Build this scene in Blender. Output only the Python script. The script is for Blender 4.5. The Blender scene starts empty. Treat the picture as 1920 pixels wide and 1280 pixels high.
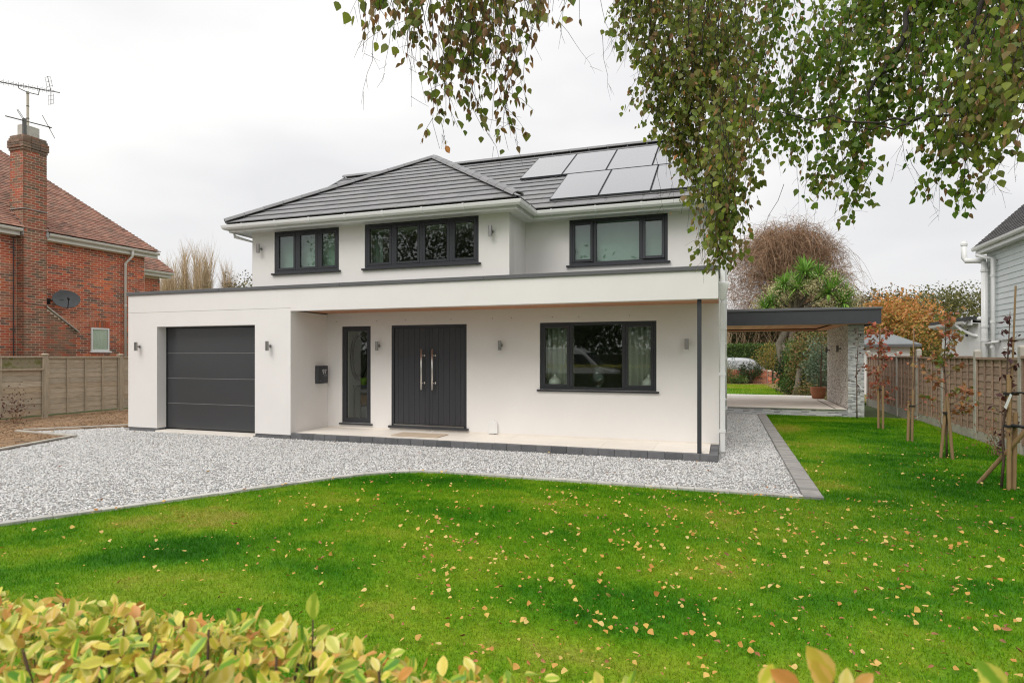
import bpy, bmesh, math, random
import numpy as np
from mathutils import Vector, Matrix
R = math.radians
random.seed(7); rng = np.random.default_rng(11)
sc = bpy.context.scene
COL = sc.collection

# ------------------------------------------------------------------ camera
CAM = np.array([0.0, 0.0, 1.65]); YAW = R(19.3)
cd = bpy.data.cameras.new('camera'); cam = bpy.data.objects.new('camera', cd); COL.objects.link(cam)
cam.location = CAM; cam.rotation_euler = (R(90), 0, YAW)
cd.sensor_width = 36; cd.lens = 21.375; cd.shift_y = 0.01406
cd.clip_start = 0.05; cd.clip_end = 2000
cd.dof.use_dof = True; cd.dof.focus_distance = 8.5; cd.dof.aperture_fstop = 8.0
sc.camera = cam
FW = np.array([-math.sin(YAW), math.cos(YAW), 0]); RT = np.array([math.cos(YAW), math.sin(YAW), 0])
def in_view(p, m=1.0):
    v = np.asarray(p) - CAM; t = v @ FW
    return t > .2 and abs(v @ RT) < .842 * t * m and -.54 * t * m < v[2] < .585 * t * m
def dist(p): return float(np.linalg.norm(np.asarray(p) - CAM))

# ------------------------------------------------------------------ sky: overcast, nishita behind a near full cloud layer
w = bpy.data.worlds.new('World'); sc.world = w; w.use_nodes = True
nt = w.node_tree; nt.nodes.clear(); N = nt.nodes; L = nt.links
SUN_EL, SUN_AZ = 52, 200      # compass-like: direction the sun comes from, clockwise from +Y
sky = N.new('ShaderNodeTexSky'); sky.sky_type = 'NISHITA'; sky.sun_disc = False
sky.sun_elevation = R(SUN_EL); sky.sun_rotation = R(SUN_AZ)
tc = N.new('ShaderNodeTexCoord'); mp = N.new('ShaderNodeMapping'); mp.inputs['Scale'].default_value = (1.1, 1.1, 3.2)
mp.inputs['Rotation'].default_value = (0.12, -0.1, 0.6); mp.inputs['Location'].default_value = (2.3, .7, .4)
L.new(tc.outputs['Generated'], mp.inputs['Vector'])
nz = N.new('ShaderNodeTexNoise'); nz.inputs['Scale'].default_value = 1.5; nz.inputs['Detail'].default_value = 4; nz.inputs['Roughness'].default_value = .45
L.new(mp.outputs['Vector'], nz.inputs['Vector'])
cr = N.new('ShaderNodeValToRGB'); cr.color_ramp.elements[0].position = .36; cr.color_ramp.elements[0].color = (.665, .663, .672, 1)
cr.color_ramp.elements[1].position = .63; cr.color_ramp.elements[1].color = (.855, .845, .825, 1)
L.new(nz.outputs['Fac'], cr.inputs['Fac'])
sep = N.new('ShaderNodeSeparateXYZ'); L.new(tc.outputs['Generated'], sep.inputs[0])
mr = N.new('ShaderNodeMapRange'); mr.inputs['From Min'].default_value = 0.1; mr.inputs['From Max'].default_value = 1.0
mr.inputs['To Min'].default_value = 9.6; mr.inputs['To Max'].default_value = 12.5
L.new(sep.outputs['Z'], mr.inputs['Value'])
mu = N.new('ShaderNodeVectorMath'); mu.operation = 'SCALE'; L.new(cr.outputs['Color'], mu.inputs[0]); L.new(mr.outputs['Result'], mu.inputs['Scale'])
mx = N.new('ShaderNodeMix'); mx.data_type = 'RGBA'; mx.inputs['Factor'].default_value = .96
L.new(sky.outputs['Color'], mx.inputs[6]); L.new(mu.outputs['Vector'], mx.inputs[7])
bg = N.new('ShaderNodeBackground'); bg.inputs['Strength'].default_value = .095
L.new(mx.outputs[2], bg.inputs['Color']); wo = N.new('ShaderNodeOutputWorld'); L.new(bg.outputs[0], wo.inputs['Surface'])

sd = bpy.data.lights.new('sun', 'SUN'); sun = bpy.data.objects.new('sun', sd); COL.objects.link(sun)
sd.energy = 1.6; sd.angle = R(38); sd.color = (1, .965, .92)
az = R(SUN_AZ); el = R(SUN_EL)
sdir = Vector((math.sin(az) * math.cos(el), math.cos(az) * math.cos(el), math.sin(el)))
sun.rotation_euler = sdir.to_track_quat('Z', 'Y').to_euler()
vs = sc.view_settings; vs.view_transform = 'Standard'; vs.look = 'None'; vs.gamma = 1; vs.exposure = 0.42
try: vs.use_curve_mapping = False
except Exception: pass
sc.render.engine = 'CYCLES'
cy = sc.cycles; cy.use_denoising = True; cy.max_bounces = 10; cy.transparent_max_bounces = 16; cy.diffuse_bounces = 4
cy.filter_width = 1.15; cy.caustics_reflective = False; cy.caustics_refractive = False

# ------------------------------------------------------------------ materials
MATS = {}
def newmat(name):
    m = bpy.data.materials.new(name); m.use_nodes = True
    n = m.node_tree.nodes; n.clear()
    out = n.new('ShaderNodeOutputMaterial')
    return m, n, m.node_tree.links, out
def rnd_node(n, l):
    """a random number per object and per loose piece of a joined mesh"""
    oi = n.new('ShaderNodeObjectInfo'); g = n.new('ShaderNodeNewGeometry')
    a = n.new('ShaderNodeMath'); a.operation = 'ADD'; l.new(oi.outputs['Random'], a.inputs[0]); l.new(g.outputs['Random Per Island'], a.inputs[1])
    f = n.new('ShaderNodeMath'); f.operation = 'FRACT'; l.new(a.outputs[0], f.inputs[0])
    return f.outputs[0]
def ramp(n, l, src, cols, const=False):
    r = n.new('ShaderNodeValToRGB'); e = r.color_ramp.elements
    if const: r.color_ramp.interpolation = 'CONSTANT'
    k = len(cols)
    for i, c in enumerate(cols):
        pos = c[3] if len(c) > 3 else i / max(1, k - (0 if const else 1))
        if i < 2: x = e[i]; x.position = pos
        else: x = e.new(pos)
        x.color = (c[0], c[1], c[2], 1)
    l.new(src, r.inputs['Fac']); return r.outputs['Color']
def noise(n, l, scale, detail=4, rough=.55, stretch=None, coord='obj'):
    if coord == 'world':
        g = n.new('ShaderNodeNewGeometry'); v = g.outputs['Position']
    else:
        t = n.new('ShaderNodeTexCoord'); v = t.outputs['Object']
    if stretch:
        m = n.new('ShaderNodeMapping'); m.inputs['Scale'].default_value = stretch; l.new(v, m.inputs['Vector']); v = m.outputs['Vector']
    z = n.new('ShaderNodeTexNoise'); z.inputs['Scale'].default_value = scale; z.inputs['Detail'].default_value = detail; z.inputs['Roughness'].default_value = rough
    l.new(v, z.inputs['Vector']); return z.outputs['Fac']
def mul(n, l, a, b, fac=1.0, mode='MULTIPLY'):
    m = n.new('ShaderNodeMix'); m.data_type = 'RGBA'; m.blend_type = mode; m.inputs['Factor'].default_value = fac
    l.new(a, m.inputs[6]); l.new(b, m.inputs[7]); return m.outputs[2]
def mat(name, cols, rough=.7, vary=None, bump=None, metal=0.0, spec=.5, trans=0.0, coord='obj', overlay=None, const=False, coat=0):
    """cols: one colour, or several picked at random per piece. vary=(scale, low, high[, stretch]); bump=(scale, distance[, stretch]); overlay=(scale, lo, hi, colour[, stretch])"""
    if name in MATS: return MATS[name]
    m, n, l, out = newmat(name)
    b = n.new('ShaderNodeBsdfPrincipled'); b.inputs['Roughness'].default_value = rough; b.inputs['Metallic'].default_value = metal
    b.inputs['Specular IOR Level'].default_value = spec
    if coat: b.inputs['Coat Weight'].default_value = coat
    if len(cols) > 1: c = ramp(n, l, rnd_node(n, l), cols, const)
    else:
        q = n.new('ShaderNodeRGB'); q.outputs[0].default_value = (*cols[0][:3], 1); c = q.outputs[0]
    if vary:
        f = noise(n, l, vary[0], 5, .6, vary[3] if len(vary) > 3 else None, coord)
        r = n.new('ShaderNodeMapRange'); r.inputs['From Min'].default_value = .3; r.inputs['From Max'].default_value = .7
        r.inputs['To Min'].default_value = vary[1]; r.inputs['To Max'].default_value = vary[2]; l.new(f, r.inputs['Value'])
        c = mul(n, l, c, r.outputs['Result'])
    if overlay:
        f = noise(n, l, overlay[0], 6, .65, overlay[4] if len(overlay) > 4 else None, coord)
        r = n.new('ShaderNodeMapRange'); r.inputs['From Min'].default_value = overlay[1]; r.inputs['From Max'].default_value = overlay[2]; l.new(f, r.inputs['Value'])
        x = n.new('ShaderNodeMix'); x.data_type = 'RGBA'; l.new(r.outputs['Result'], x.inputs['Factor']); l.new(c, x.inputs[6]); x.inputs[7].default_value = (*overlay[3], 1); c = x.outputs[2]
    l.new(c, b.inputs['Base Color'])
    if bump:
        f = noise(n, l, bump[0], 6, .6, bump[2] if len(bump) > 2 else None, coord)
        p = n.new('ShaderNodeBump'); p.inputs['Strength'].default_value = 1; p.inputs['Distance'].default_value = bump[1]; l.new(f, p.inputs['Height']); l.new(p.outputs['Normal'], b.inputs['Normal'])
    if trans:
        t = n.new('ShaderNodeBsdfTranslucent'); l.new(c, t.inputs['Color']); s = n.new('ShaderNodeMixShader'); s.inputs[0].default_value = trans
        l.new(b.outputs[0], s.inputs[1]); l.new(t.outputs[0], s.inputs[2]); l.new(s.outputs[0], out.inputs['Surface'])
    else: l.new(b.outputs[0], out.inputs['Surface'])
    MATS[name] = m; return m

def glass_mat(name, tint=(.92, .97, .94), base=.085, rough=0.0):
    m, n, l, out = newmat(name)
    t = n.new('ShaderNodeBsdfTransparent'); t.inputs[0].default_value = (*tint, 1)
    g = n.new('ShaderNodeBsdfGlossy'); g.inputs['Roughness'].default_value = rough
    lw = n.new('ShaderNodeLayerWeight'); p = n.new('ShaderNodeMath'); p.operation = 'POWER'; l.new(lw.outputs['Facing'], p.inputs[0]); p.inputs[1].default_value = 5
    q = n.new('ShaderNodeMath'); q.operation = 'MULTIPLY_ADD'; l.new(p.outputs[0], q.inputs[0]); q.inputs[1].default_value = .9; q.inputs[2].default_value = base; q.use_clamp = True
    s = n.new('ShaderNodeMixShader'); l.new(q.outputs[0], s.inputs[0]); l.new(t.outputs[0], s.inputs[1]); l.new(g.outputs[0], s.inputs[2]); l.new(s.outputs[0], out.inputs['Surface'])
    MATS[name] = m; return m
M = {}
M['render'] = mat('white_render', [(.80, .775, .752)], .85, vary=(.55, .95, 1.02), bump=(60, .002), coord='world', overlay=(1.3, .60, .85, (.765, .738, .715), (4, 4, .5)))
M['porch'] = M['render']
M['anth'] = mat('anthracite_metal', [(.047, .05, .056)], .38, vary=(3, .93, 1.06), coord='world')
M['frame'] = mat('anthracite_frame', [(.034, .036, .042)], .35, bump=(160, .0004), coord='world')
M['coping'] = mat('grey_coping', [(.115, .117, .122)], .45, vary=(1.2, .93, 1.07), coord='world')
M['door'] = mat('dark_door', [(.036, .037, .042)], .42, vary=(2, .9, 1.1, (14, 14, .7)), bump=(30, .0012, (6, 6, .35)), coord='world')
M['garage'] = mat('garage_door_paint', [(.05, .052, .056)], .26, vary=(.6, .97, 1.03), coord='world')
M['white'] = mat('white_plastic', [(.78, .78, .77)], .32, vary=(1.3, .95, 1.02), coord='world')
M['oldwhite'] = mat('weathered_white_plastic', [(.70, .68, .62)], .4, vary=(2, .9, 1.03), overlay=(3, .62, .8, (.3, .29, .24), (1, 1, 3)), coord='world')
M['tile'] = mat('grey_roof_tile', [(.19, .19, .195), (.235, .235, .24), (.21, .21, .215), (.222, .22, .216)], .6, vary=(5, .93, 1.06), bump=(60, .001), coord='world')
M['tile_core'] = mat('roof_underlay', [(.06, .06, .063)], .9)
M['hip'] = mat('ridge_tile_grey', [(.20, .20, .205), (.235, .235, .24)], .6, vary=(7, .92, 1.06), coord='world')
M['steel'] = mat('brushed_steel', [(.36, .35, .335)], .28, metal=1.0, vary=(9, .9, 1.05))
M['timber'] = mat('cedar_boards', [(.55, .26, .14), (.62, .31, .17), (.5, .22, .12)], .6, vary=(3, .85, 1.1, (.4, 6, 6)), coord='world')
M['porcelain'] = mat('porcelain_paving', [(.80, .745, .67), (.83, .775, .70), (.78, .725, .65)], .55, vary=(1.6, .95, 1.04), coord='world')
M['block'] = mat('charcoal_block', [(.11, .112, .118), (.15, .15, .155), (.085, .087, .093)], .85, vary=(9, .85, 1.15), bump=(40, .003), coord='world')
M['paver'] = mat('grey_paver', [(.30, .285, .27), (.36, .335, .315), (.25, .24, .23), (.33, .31, .295)], .88, vary=(7, .85, 1.12), bump=(50, .003), coord='world', overlay=(2.2, .58, .75, (.22, .2, .13)))
M['concrete'] = mat('concrete', [(.46, .43, .375)], .9, vary=(4, .8, 1.12), bump=(30, .003), coord='world', overlay=(2.5, .55, .75, (.2, .2, .13)))
M['glass'] = glass_mat('window_glass')
M['glass_frost'] = glass_mat('pale_window_glass', tint=(.88, .96, .92))
M['glass_small'] = glass_mat('clear_glass', base=.025)
M['bar_steel'] = mat('bright_bar_steel', [(.75, .73, .70)], .32, metal=1.0)
M['edging'] = mat('grey_edging_block', [(.46, .44, .41), (.52, .50, .465), (.41, .395, .37)], .9, vary=(7, .85, 1.12), bump=(40, .003), coord='world')
M['interior'] = mat('interior_wall', [(.62, .61, .58)], .9)
M['floor_in'] = mat('interior_floor', [(.2, .17, .14)], .6)
M['blind'] = mat('net_blind', [(.52, .61, .55)], .9, vary=(.7, .85, 1.08), coord='world', trans=.25)
M['curtain'] = mat('pale_curtain', [(.82, .82, .73)], .9, vary=(5, .9, 1.05, (8, 8, .3)), trans=.25)
M['pvwhite'] = mat('ceramic_white', [(.72, .70, .65)], .25)
def panel_mat():
    m, n, l, out = newmat('solar_glass')
    b = n.new('ShaderNodeBsdfPrincipled'); b.inputs['Base Color'].default_value = (.03, .032, .04, 1); b.inputs['Roughness'].default_value = .2
    g = n.new('ShaderNodeBsdfGlossy'); g.inputs['Color'].default_value = (.80, .80, .81, 1); g.inputs['Roughness'].default_value = .13
    lw = n.new('ShaderNodeLayerWeight'); p = n.new('ShaderNodeMath'); p.operation = 'POWER'; l.new(lw.outputs['Facing'], p.inputs[0]); p.inputs[1].default_value = 1.6
    s = n.new('ShaderNodeMixShader'); l.new(p.outputs[0], s.inputs[0]); l.new(b.outputs[0], s.inputs[1]); l.new(g.outputs[0], s.inputs[2]); l.new(s.outputs[0], out.inputs['Surface'])
    return m
M['solar'] = panel_mat()
M['brick'] = mat('red_brick', [(.60, .135, .06), (.50, .105, .05), (.34, .09, .05), (.19, .10, .07), (.70, .17, .06), (.44, .12, .06), (.55, .145, .075), (.15, .105, .085), (.46, .17, .10)], .88, vary=(1.1, .72, 1.15), bump=(45, .004), coord='world', overlay=(.55, .55, .78, (.40, .26, .17)))
M['brick_dark'] = mat('sooty_brick', [(.25, .13, .08), (.20, .125, .08), (.46, .11, .055), (.16, .115, .08), (.33, .16, .1), (.42, .11, .06), (.24, .16, .1)], .9, vary=(2, .7, 1.1), bump=(45, .004), coord='world')
M['brick_cap'] = mat('weathered_cap_brick', [(.24, .17, .12), (.18, .135, .1), (.30, .2, .14), (.14, .11, .085), (.34, .16, .09)], .92, vary=(6, .7, 1.15), coord='world')
M['highlight'] = mat('painted_seam_highlight', [(.23, .23, .23)], .4)  # pale grey standing in for light caught along the garage door seams
M['mortar'] = mat('mortar', [(.78, .65, .50)], .95, vary=(2, .8, 1.08), bump=(60, .003), coord='world')
M['clay'] = mat('clay_roof_tile', [(.36, .185, .13), (.29, .145, .105), (.42, .22, .16), (.32, .19, .14), (.23, .135, .10), (.40, .19, .135)], .85, vary=(2.5, .7, 1.15), coord='world', overlay=(1.3, .57, .72, (.11, .095, .07)))
M['slate'] = mat('dark_plain_tile', [(.07, .067, .068), (.09, .085, .085), (.055, .053, .055)], .75)
M['fence_grey'] = mat('weathered_board', [(.46, .39, .295), (.52, .45, .34), (.40, .345, .265), (.48, .385, .27)], .9, vary=(5, .72, 1.12, (9, .9, 9)), bump=(14, .004, (9, .6, 9)), coord='world', overlay=(1.6, .6, .76, (.25, .2, .135), (1, .6, 2.5)))
M['fence_moss'] = mat('mossy_board', [(.34, .30, .2)], .95, vary=(6, .6, 1.2), overlay=(6, .45, .6, (.15, .155, .05)), coord='world')
M['fence_post'] = mat('fence_post_wood', [(.42, .365, .27), (.47, .395, .29)], .9, vary=(5, .75, 1.12, (9, 9, .9)), bump=(14, .003, (9, 9, .6)), coord='world')
M['fence_brown'] = mat('brown_lap_board', [(.38, .255, .185), (.43, .295, .21), (.32, .21, .15), (.41, .285, .22)], .88, vary=(5, .7, 1.15, (9, .9, 9)), bump=(14, .004, (9, .6, 9)), coord='world')
M['stake'] = mat('pine_stake', [(.37, .23, .11), (.31, .2, .105)], .75, vary=(5, .78, 1.1, (9, 9, .7)), coord='world')
M['bark'] = mat('thin_bark', [(.14, .09, .065)], .9, vary=(12, .7, 1.2))
M['rubber'] = mat('black_rubber', [(.015, .015, .015)], .7)
M['soil'] = mat('bare_soil', [(.30, .19, .105)], .95, vary=(1.6, .6, 1.2), bump=(22, .02), coord='world', overlay=(5, .52, .62, (.09, .055, .032)))
M['gravel_bed'] = mat('gravel_bed', [(.36, .355, .345)], .95, vary=(60, .5, 1.3), bump=(70, .02), coord='world')
M['stones'] = mat('pale_gravel_stone', [(.82, .81, .79), (.66, .66, .66), (.88, .87, .85), (.60, .605, .62), (.78, .755, .72), (.33, .33, .345), (.82, .82, .82), (.60, .54, .47), (.9, .89, .87), (.72, .72, .73)], .85)
M['chips'] = mat('bark_chip', [(.33, .21, .11), (.22, .13, .07), (.44, .28, .15), (.13, .085, .05), (.40, .265, .15)], .95)
M['road'] = mat('asphalt', [(.05, .05, .052)], .9, bump=(80, .004), coord='world')
M['pavement'] = mat('pavement', [(.24, .23, .22)], .9, vary=(2, .85, 1.1), coord='world')
M['earth'] = mat('rough_ground', [(.07, .10, .03)], .95, vary=(.3, .7, 1.2), coord='world')
M['weatherboard'] = mat('pale_blue_grey_cladding', [(.60, .64, .64), (.62, .655, .655)], .6, vary=(1.2, .96, 1.04), coord='world')
M['whitebrick'] = mat('painted_white_brick', [(.74, .74, .72)], .8, vary=(3, .95, 1.03), coord='world', bump=(18, .003, (1, 1, 3)))
M['felt'] = mat('grey_roof_felt', [(.19, .205, .21)], .8, vary=(1.3, .9, 1.06), coord='world')
M['darkroof'] = mat('dark_felt', [(.05, .05, .05)], .9)
M['cladstone'] = mat('split_stone', [(.66, .67, .68), (.50, .51, .53), (.78, .785, .78), (.27, .275, .29), (.72, .70, .66), (.60, .61, .62), (.82, .82, .81), (.16, .165, .18), (.74, .74, .74)], .8)
M['cladpebble'] = mat('mixed_stone_chip', [(.72, .68, .63), (.80, .76, .71), (.36, .31, .28), (.62, .57, .52), (.84, .81, .77), (.24, .21, .19), (.75, .70, .65)], .85)
M['terracotta'] = mat('terracotta', [(.42, .17, .085)], .8, vary=(4, .85, 1.1))
M['cover'] = mat('grey_car_cover', [(.50, .51, .54)], .6, vary=(1.2, .85, 1.08), bump=(2.2, .08), coord='world')
M['dish'] = mat('satellite_dish_paint', [(.075, .08, .085)], .6, vary=(3, .85, 1.2))
M['alu'] = mat('dull_aluminium', [(.12, .12, .115)], .5, metal=.4)
M['pole'] = mat('cream_pole', [(.55, .50, .40)], .5)
M['flue'] = mat('stone_pot', [(.55, .53, .47)], .8, vary=(4, .8, 1.05))
M['lead'] = mat('lead_flashing', [(.42, .42, .41)], .6, vary=(4, .8, 1.05), coord='world')
M['lime'] = mat('lime_pot', [(.38, .62, .05)], .4)
M['mirror'] = mat('mirror_glass', [(.8, .82, .8)], .03, metal=1.0)
M['matting'] = mat('coir_mat', [(.50, .40, .30)], .95, bump=(120, .003))
M['tagwhite'] = mat('white_label', [(.75, .75, .73)], .5)
M['skin_van'] = mat('white_van_paint', [(.72, .73, .74)], .25, coat=.5)
M['vanglass'] = mat('dark_van_glass', [(.02, .022, .025)], .06)
M['tyre'] = mat('tyre', [(.02, .02, .02)], .85)
M['letter'] = mat('silver_lettering', [(.62, .62, .62)], .4)

def leafmat(name, cols, trans=.3, rough=.5, spec=.4):
    return mat(name, cols, rough, trans=trans, spec=spec)

# ------------------------------------------------------------------ mesh helpers
WL = {}
class MB:
    def __init__(s): s.v = []; s.f = []; s.m = []
    def add(s, vs, fs, mi=0):
        o = len(s.v); s.v += [tuple(map(float, v)) for v in vs]; s.f += [tuple(i + o for i in f) for f in fs]; s.m += [mi] * len(fs); return s
    def hexa(s, p, mi=0):
        return s.add(p, [(0, 3, 2, 1), (4, 5, 6, 7), (0, 1, 5, 4), (1, 2, 6, 5), (2, 3, 7, 6), (3, 0, 4, 7)], mi)
    def box(s, x0, x1, y0, y1, z0, z1, mi=0):
        return s.hexa([(x0, y0, z0), (x1, y0, z0), (x1, y1, z0), (x0, y1, z0), (x0, y0, z1), (x1, y0, z1), (x1, y1, z1), (x0, y1, z1)], mi)
    def prism(s, poly, vec, mi=0):
        n = len(poly); a = [Vector(p) for p in poly]; b = [p + Vector(vec) for p in a]
        return s.add(a + b, [tuple(range(n - 1, -1, -1)), tuple(range(n, 2 * n))] + [(i, (i + 1) % n, n + (i + 1) % n, n + i) for i in range(n)], mi)
    def tube(s, pts, r, n=6, mi=0, cap=True):
        pts = [Vector(p) for p in pts]; k = len(pts); rs = r if isinstance(r, (list, tuple)) else [r] * k
        vs = []; prev = None
        for i, p in enumerate(pts):
            d = (pts[min(i + 1, k - 1)] - pts[max(i - 1, 0)])
            if d.length < 1e-9: d = Vector((0, 0, 1))
            d.normalize()
            if prev is None:
                a = d.orthogonal().normalized()
            else:
                a = prev - d * prev.dot(d)
                a = a.normalized() if a.length > 1e-6 else d.orthogonal().normalized()
            prev = a; b = d.cross(a)
            vs += [p + (a * math.cos(2 * math.pi * j / n) + b * math.sin(2 * math.pi * j / n)) * rs[i] for j in range(n)]
        fs = [(i * n + j, i * n + (j + 1) % n, (i + 1) * n + (j + 1) % n, (i + 1) * n + j) for i in range(k - 1) for j in range(n)]
        if cap: fs += [tuple(range(n - 1, -1, -1)), tuple(range((k - 1) * n, k * n))]
        return s.add(vs, fs, mi)
    def lathe(s, c, prof, n=20, mi=0):
        c = Vector(c); vs = []
        for r, z in prof: vs += [c + Vector((r * math.cos(2 * math.pi * j / n), r * math.sin(2 * math.pi * j / n), z)) for j in range(n)]
        k = len(prof)
        fs = [(i * n + j, i * n + (j + 1) % n, (i + 1) * n + (j + 1) % n, (i + 1) * n + j) for i in range(k - 1) for j in range(n)]
        fs += [tuple(range(n - 1, -1, -1)), tuple(range((k - 1) * n, k * n))]
        return s.add(vs, fs, mi)
    def build(s, name, mats, parent=None, smooth=False, bevel=0, seg=1):
        me = bpy.data.meshes.new(name)
        off = WL.get(parent.name, Vector()) if parent is not None else Vector()
        me.from_pydata([(x - off.x, y - off.y, z - off.z) for x, y, z in s.v], [], s.f)
        for m in (mats if isinstance(mats, (list, tuple)) else [mats]): me.materials.append(m)
        if len(me.materials) > 1: me.polygons.foreach_set('material_index', s.m)
        if smooth: me.polygons.foreach_set('use_smooth', [True] * len(me.polygons))
        o = link(name, me, parent)
        if bevel:
            b = o.modifiers.new('bevel', 'BEVEL'); b.width = bevel; b.segments = seg; b.limit_method = 'ANGLE'; b.angle_limit = R(40)
        return o
def link(name, me, parent=None):
    o = bpy.data.objects.new(name, me); COL.objects.link(o)
    if parent is not None: o.parent = parent; WL[o.name] = WL.get(parent.name, Vector())
    else: WL[o.name] = Vector()
    return o
def tag(o, label=None, cat=None, group=None, kind=None):
    if label: o['label'] = label
    if cat: o['category'] = cat
    if group: o['group'] = group
    if kind: o['kind'] = kind
    return o
def thing(name, label, cat, loc, group=None):
    o = bpy.data.objects.new(name, None); COL.objects.link(o); o.empty_display_size = .1
    o.location = loc; WL[o.name] = Vector(loc)
    return tag(o, label, cat, group)
def numesh(name, V, F, mats, parent=None, smooth=False, mi=None, col=None, uv=None):
    """fast mesh from numpy arrays, F of shape (n, 3) or (n, 4)"""
    V = np.asarray(V, np.float32).reshape(-1, 3); F = np.asarray(F, np.int32); k = F.shape[1]
    if parent is not None: V = V - np.array(WL[parent.name], np.float32)
    me = bpy.data.meshes.new(name); me.vertices.add(len(V)); me.vertices.foreach_set('co', V.ravel())
    me.loops.add(F.size); me.loops.foreach_set('vertex_index', F.ravel())
    me.polygons.add(len(F)); me.polygons.foreach_set('loop_start', np.arange(0, F.size, k, dtype=np.int32))
    for m in (mats if isinstance(mats, (list, tuple)) else [mats]): me.materials.append(m)
    if mi is not None: me.polygons.foreach_set('material_index', np.asarray(mi, np.int32))
    me.update(calc_edges=True)
    me.polygons.foreach_set('use_smooth', np.full(len(F), bool(smooth)))
    if col is not None:
        a = me.attributes.new('tone', 'FLOAT', 'POINT'); a.data.foreach_set('value', np.asarray(col, np.float32).ravel())
    if uv is not None:
        u = me.uv_layers.new(name='uv'); u.data.foreach_set('uv', np.asarray(uv, np.float32)[F.ravel()].ravel())
    return link(name, me, parent)
def clip_poly(sub, clip):
    """Sutherland-Hodgman, clip polygon convex and counter-clockwise, 2D"""
    out = list(sub)
    for i in range(len(clip)):
        a, b = clip[i], clip[(i + 1) % len(clip)]; inp = out; out = []
        if not inp: return []
        def side(p): return (b[0] - a[0]) * (p[1] - a[1]) - (b[1] - a[1]) * (p[0] - a[0])
        for j in range(len(inp)):
            p, q = inp[j - 1], inp[j]; sp, sq = side(p), side(q)
            if (sp >= 0) != (sq >= 0):
                t = sp / (sp - sq); out.append((p[0] + t * (q[0] - p[0]), p[1] + t * (q[1] - p[1])))
            if sq >= 0: out.append(q)
    return out
def area2(p): return .5 * sum(p[i - 1][0] * p[i][1] - p[i][0] * p[i - 1][1] for i in range(len(p)))

def wall(mb, o, u, v, n, W, H, T, holes=()):
    """a flat wall with rectangular openings (u0,u1,v0,v1); n is the outward normal, thickness T goes inwards"""
    o, u, v, n = map(Vector, (o, u, v, n))
    us = sorted({0, W, *[h[0] for h in holes], *[h[1] for h in holes]}); vsn = sorted({0, H, *[h[2] for h in holes], *[h[3] for h in holes]})
    us = [x for x in us if 0 <= x <= W]; vsn = [x for x in vsn if 0 <= x <= H]
    P = lambda a, b, d: o + u * a + v * b - n * d
    def solid(a, b): return not any(h[0] < a < h[1] and h[2] < b < h[3] for h in holes)
    for i in range(len(us) - 1):
        for j in range(len(vsn) - 1):
            a0, a1, b0, b1 = us[i], us[i + 1], vsn[j], vsn[j + 1]
            if not solid((a0 + a1) / 2, (b0 + b1) / 2): continue
            mb.add([P(a0, b0, 0), P(a1, b0, 0), P(a1, b1, 0), P(a0, b1, 0)], [(0, 1, 2, 3)])
            mb.add([P(a0, b0, T), P(a0, b1, T), P(a1, b1, T), P(a1, b0, T)], [(0, 1, 2, 3)])
            for (da, db, e0, e1) in ((-1, 0, (a0, b1), (a0, b0)), (1, 0, (a1, b0), (a1, b1)), (0, -1, (a0, b0), (a1, b0)), (0, 1, (a1, b1), (a0, b1))):
                ca = (a0 + a1) / 2 + da * 1e9 if False else None
                na = (us[i - 1] + us[i]) / 2 if da == -1 and i > 0 else (us[i + 1] + us[i + 2]) / 2 if da == 1 and i + 2 < len(us) else (a0 + a1) / 2 if da == 0 else None
                nb = (vsn[j - 1] + vsn[j]) / 2 if db == -1 and j > 0 else (vsn[j + 1] + vsn[j + 2]) / 2 if db == 1 and j + 2 < len(vsn) else (b0 + b1) / 2 if db == 0 else None
                if na is None or nb is None or not solid(na, nb):
                    mb.add([P(*e0, 0), P(*e0, T), P(*e1, T), P(*e1, 0)], [(0, 1, 2, 3)])
    return mb
def sweep(path, prof, closed_ends=True):
    """sweep a profile (outward, z) along a horizontal polyline, outward = right of travel; mitred corners"""
    mb = MB(); k = len(prof); P = [Vector(p) for p in path]; vs = []
    for i, p in enumerate(P):
        d0 = (P[i] - P[i - 1]) if i else None; d1 = (P[i + 1] - P[i]) if i < len(P) - 1 else None
        ns = [Vector((d.y, -d.x, 0)).normalized() for d in (d0, d1) if d is not None]
        m = ns[0] if len(ns) == 1 else (ns[0] + ns[1]).normalized(); s = 1 / max(.3, m.dot(ns[0]))
        vs += [p + m * (a * s) + Vector((0, 0, z)) for a, z in prof]
    fs = [(i * k + j, (i + 1) * k + j, (i + 1) * k + (j + 1) % k, i * k + (j + 1) % k) for i in range(len(P) - 1) for j in range(k)]
    if closed_ends: fs += [tuple(range(k)), tuple(range((len(P) - 1) * k + k - 1, (len(P) - 1) * k - 1, -1))]
    return mb.add(vs, fs)
GUT = [(0, .0), (.012, -.045), (.04, -.078), (.075, -.078), (.103, -.045), (.113, 0), (.113, .012), (.098, .012), (.09, -.035), (.06, -.055), (.03, -.04), (.015, .0)]

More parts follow.
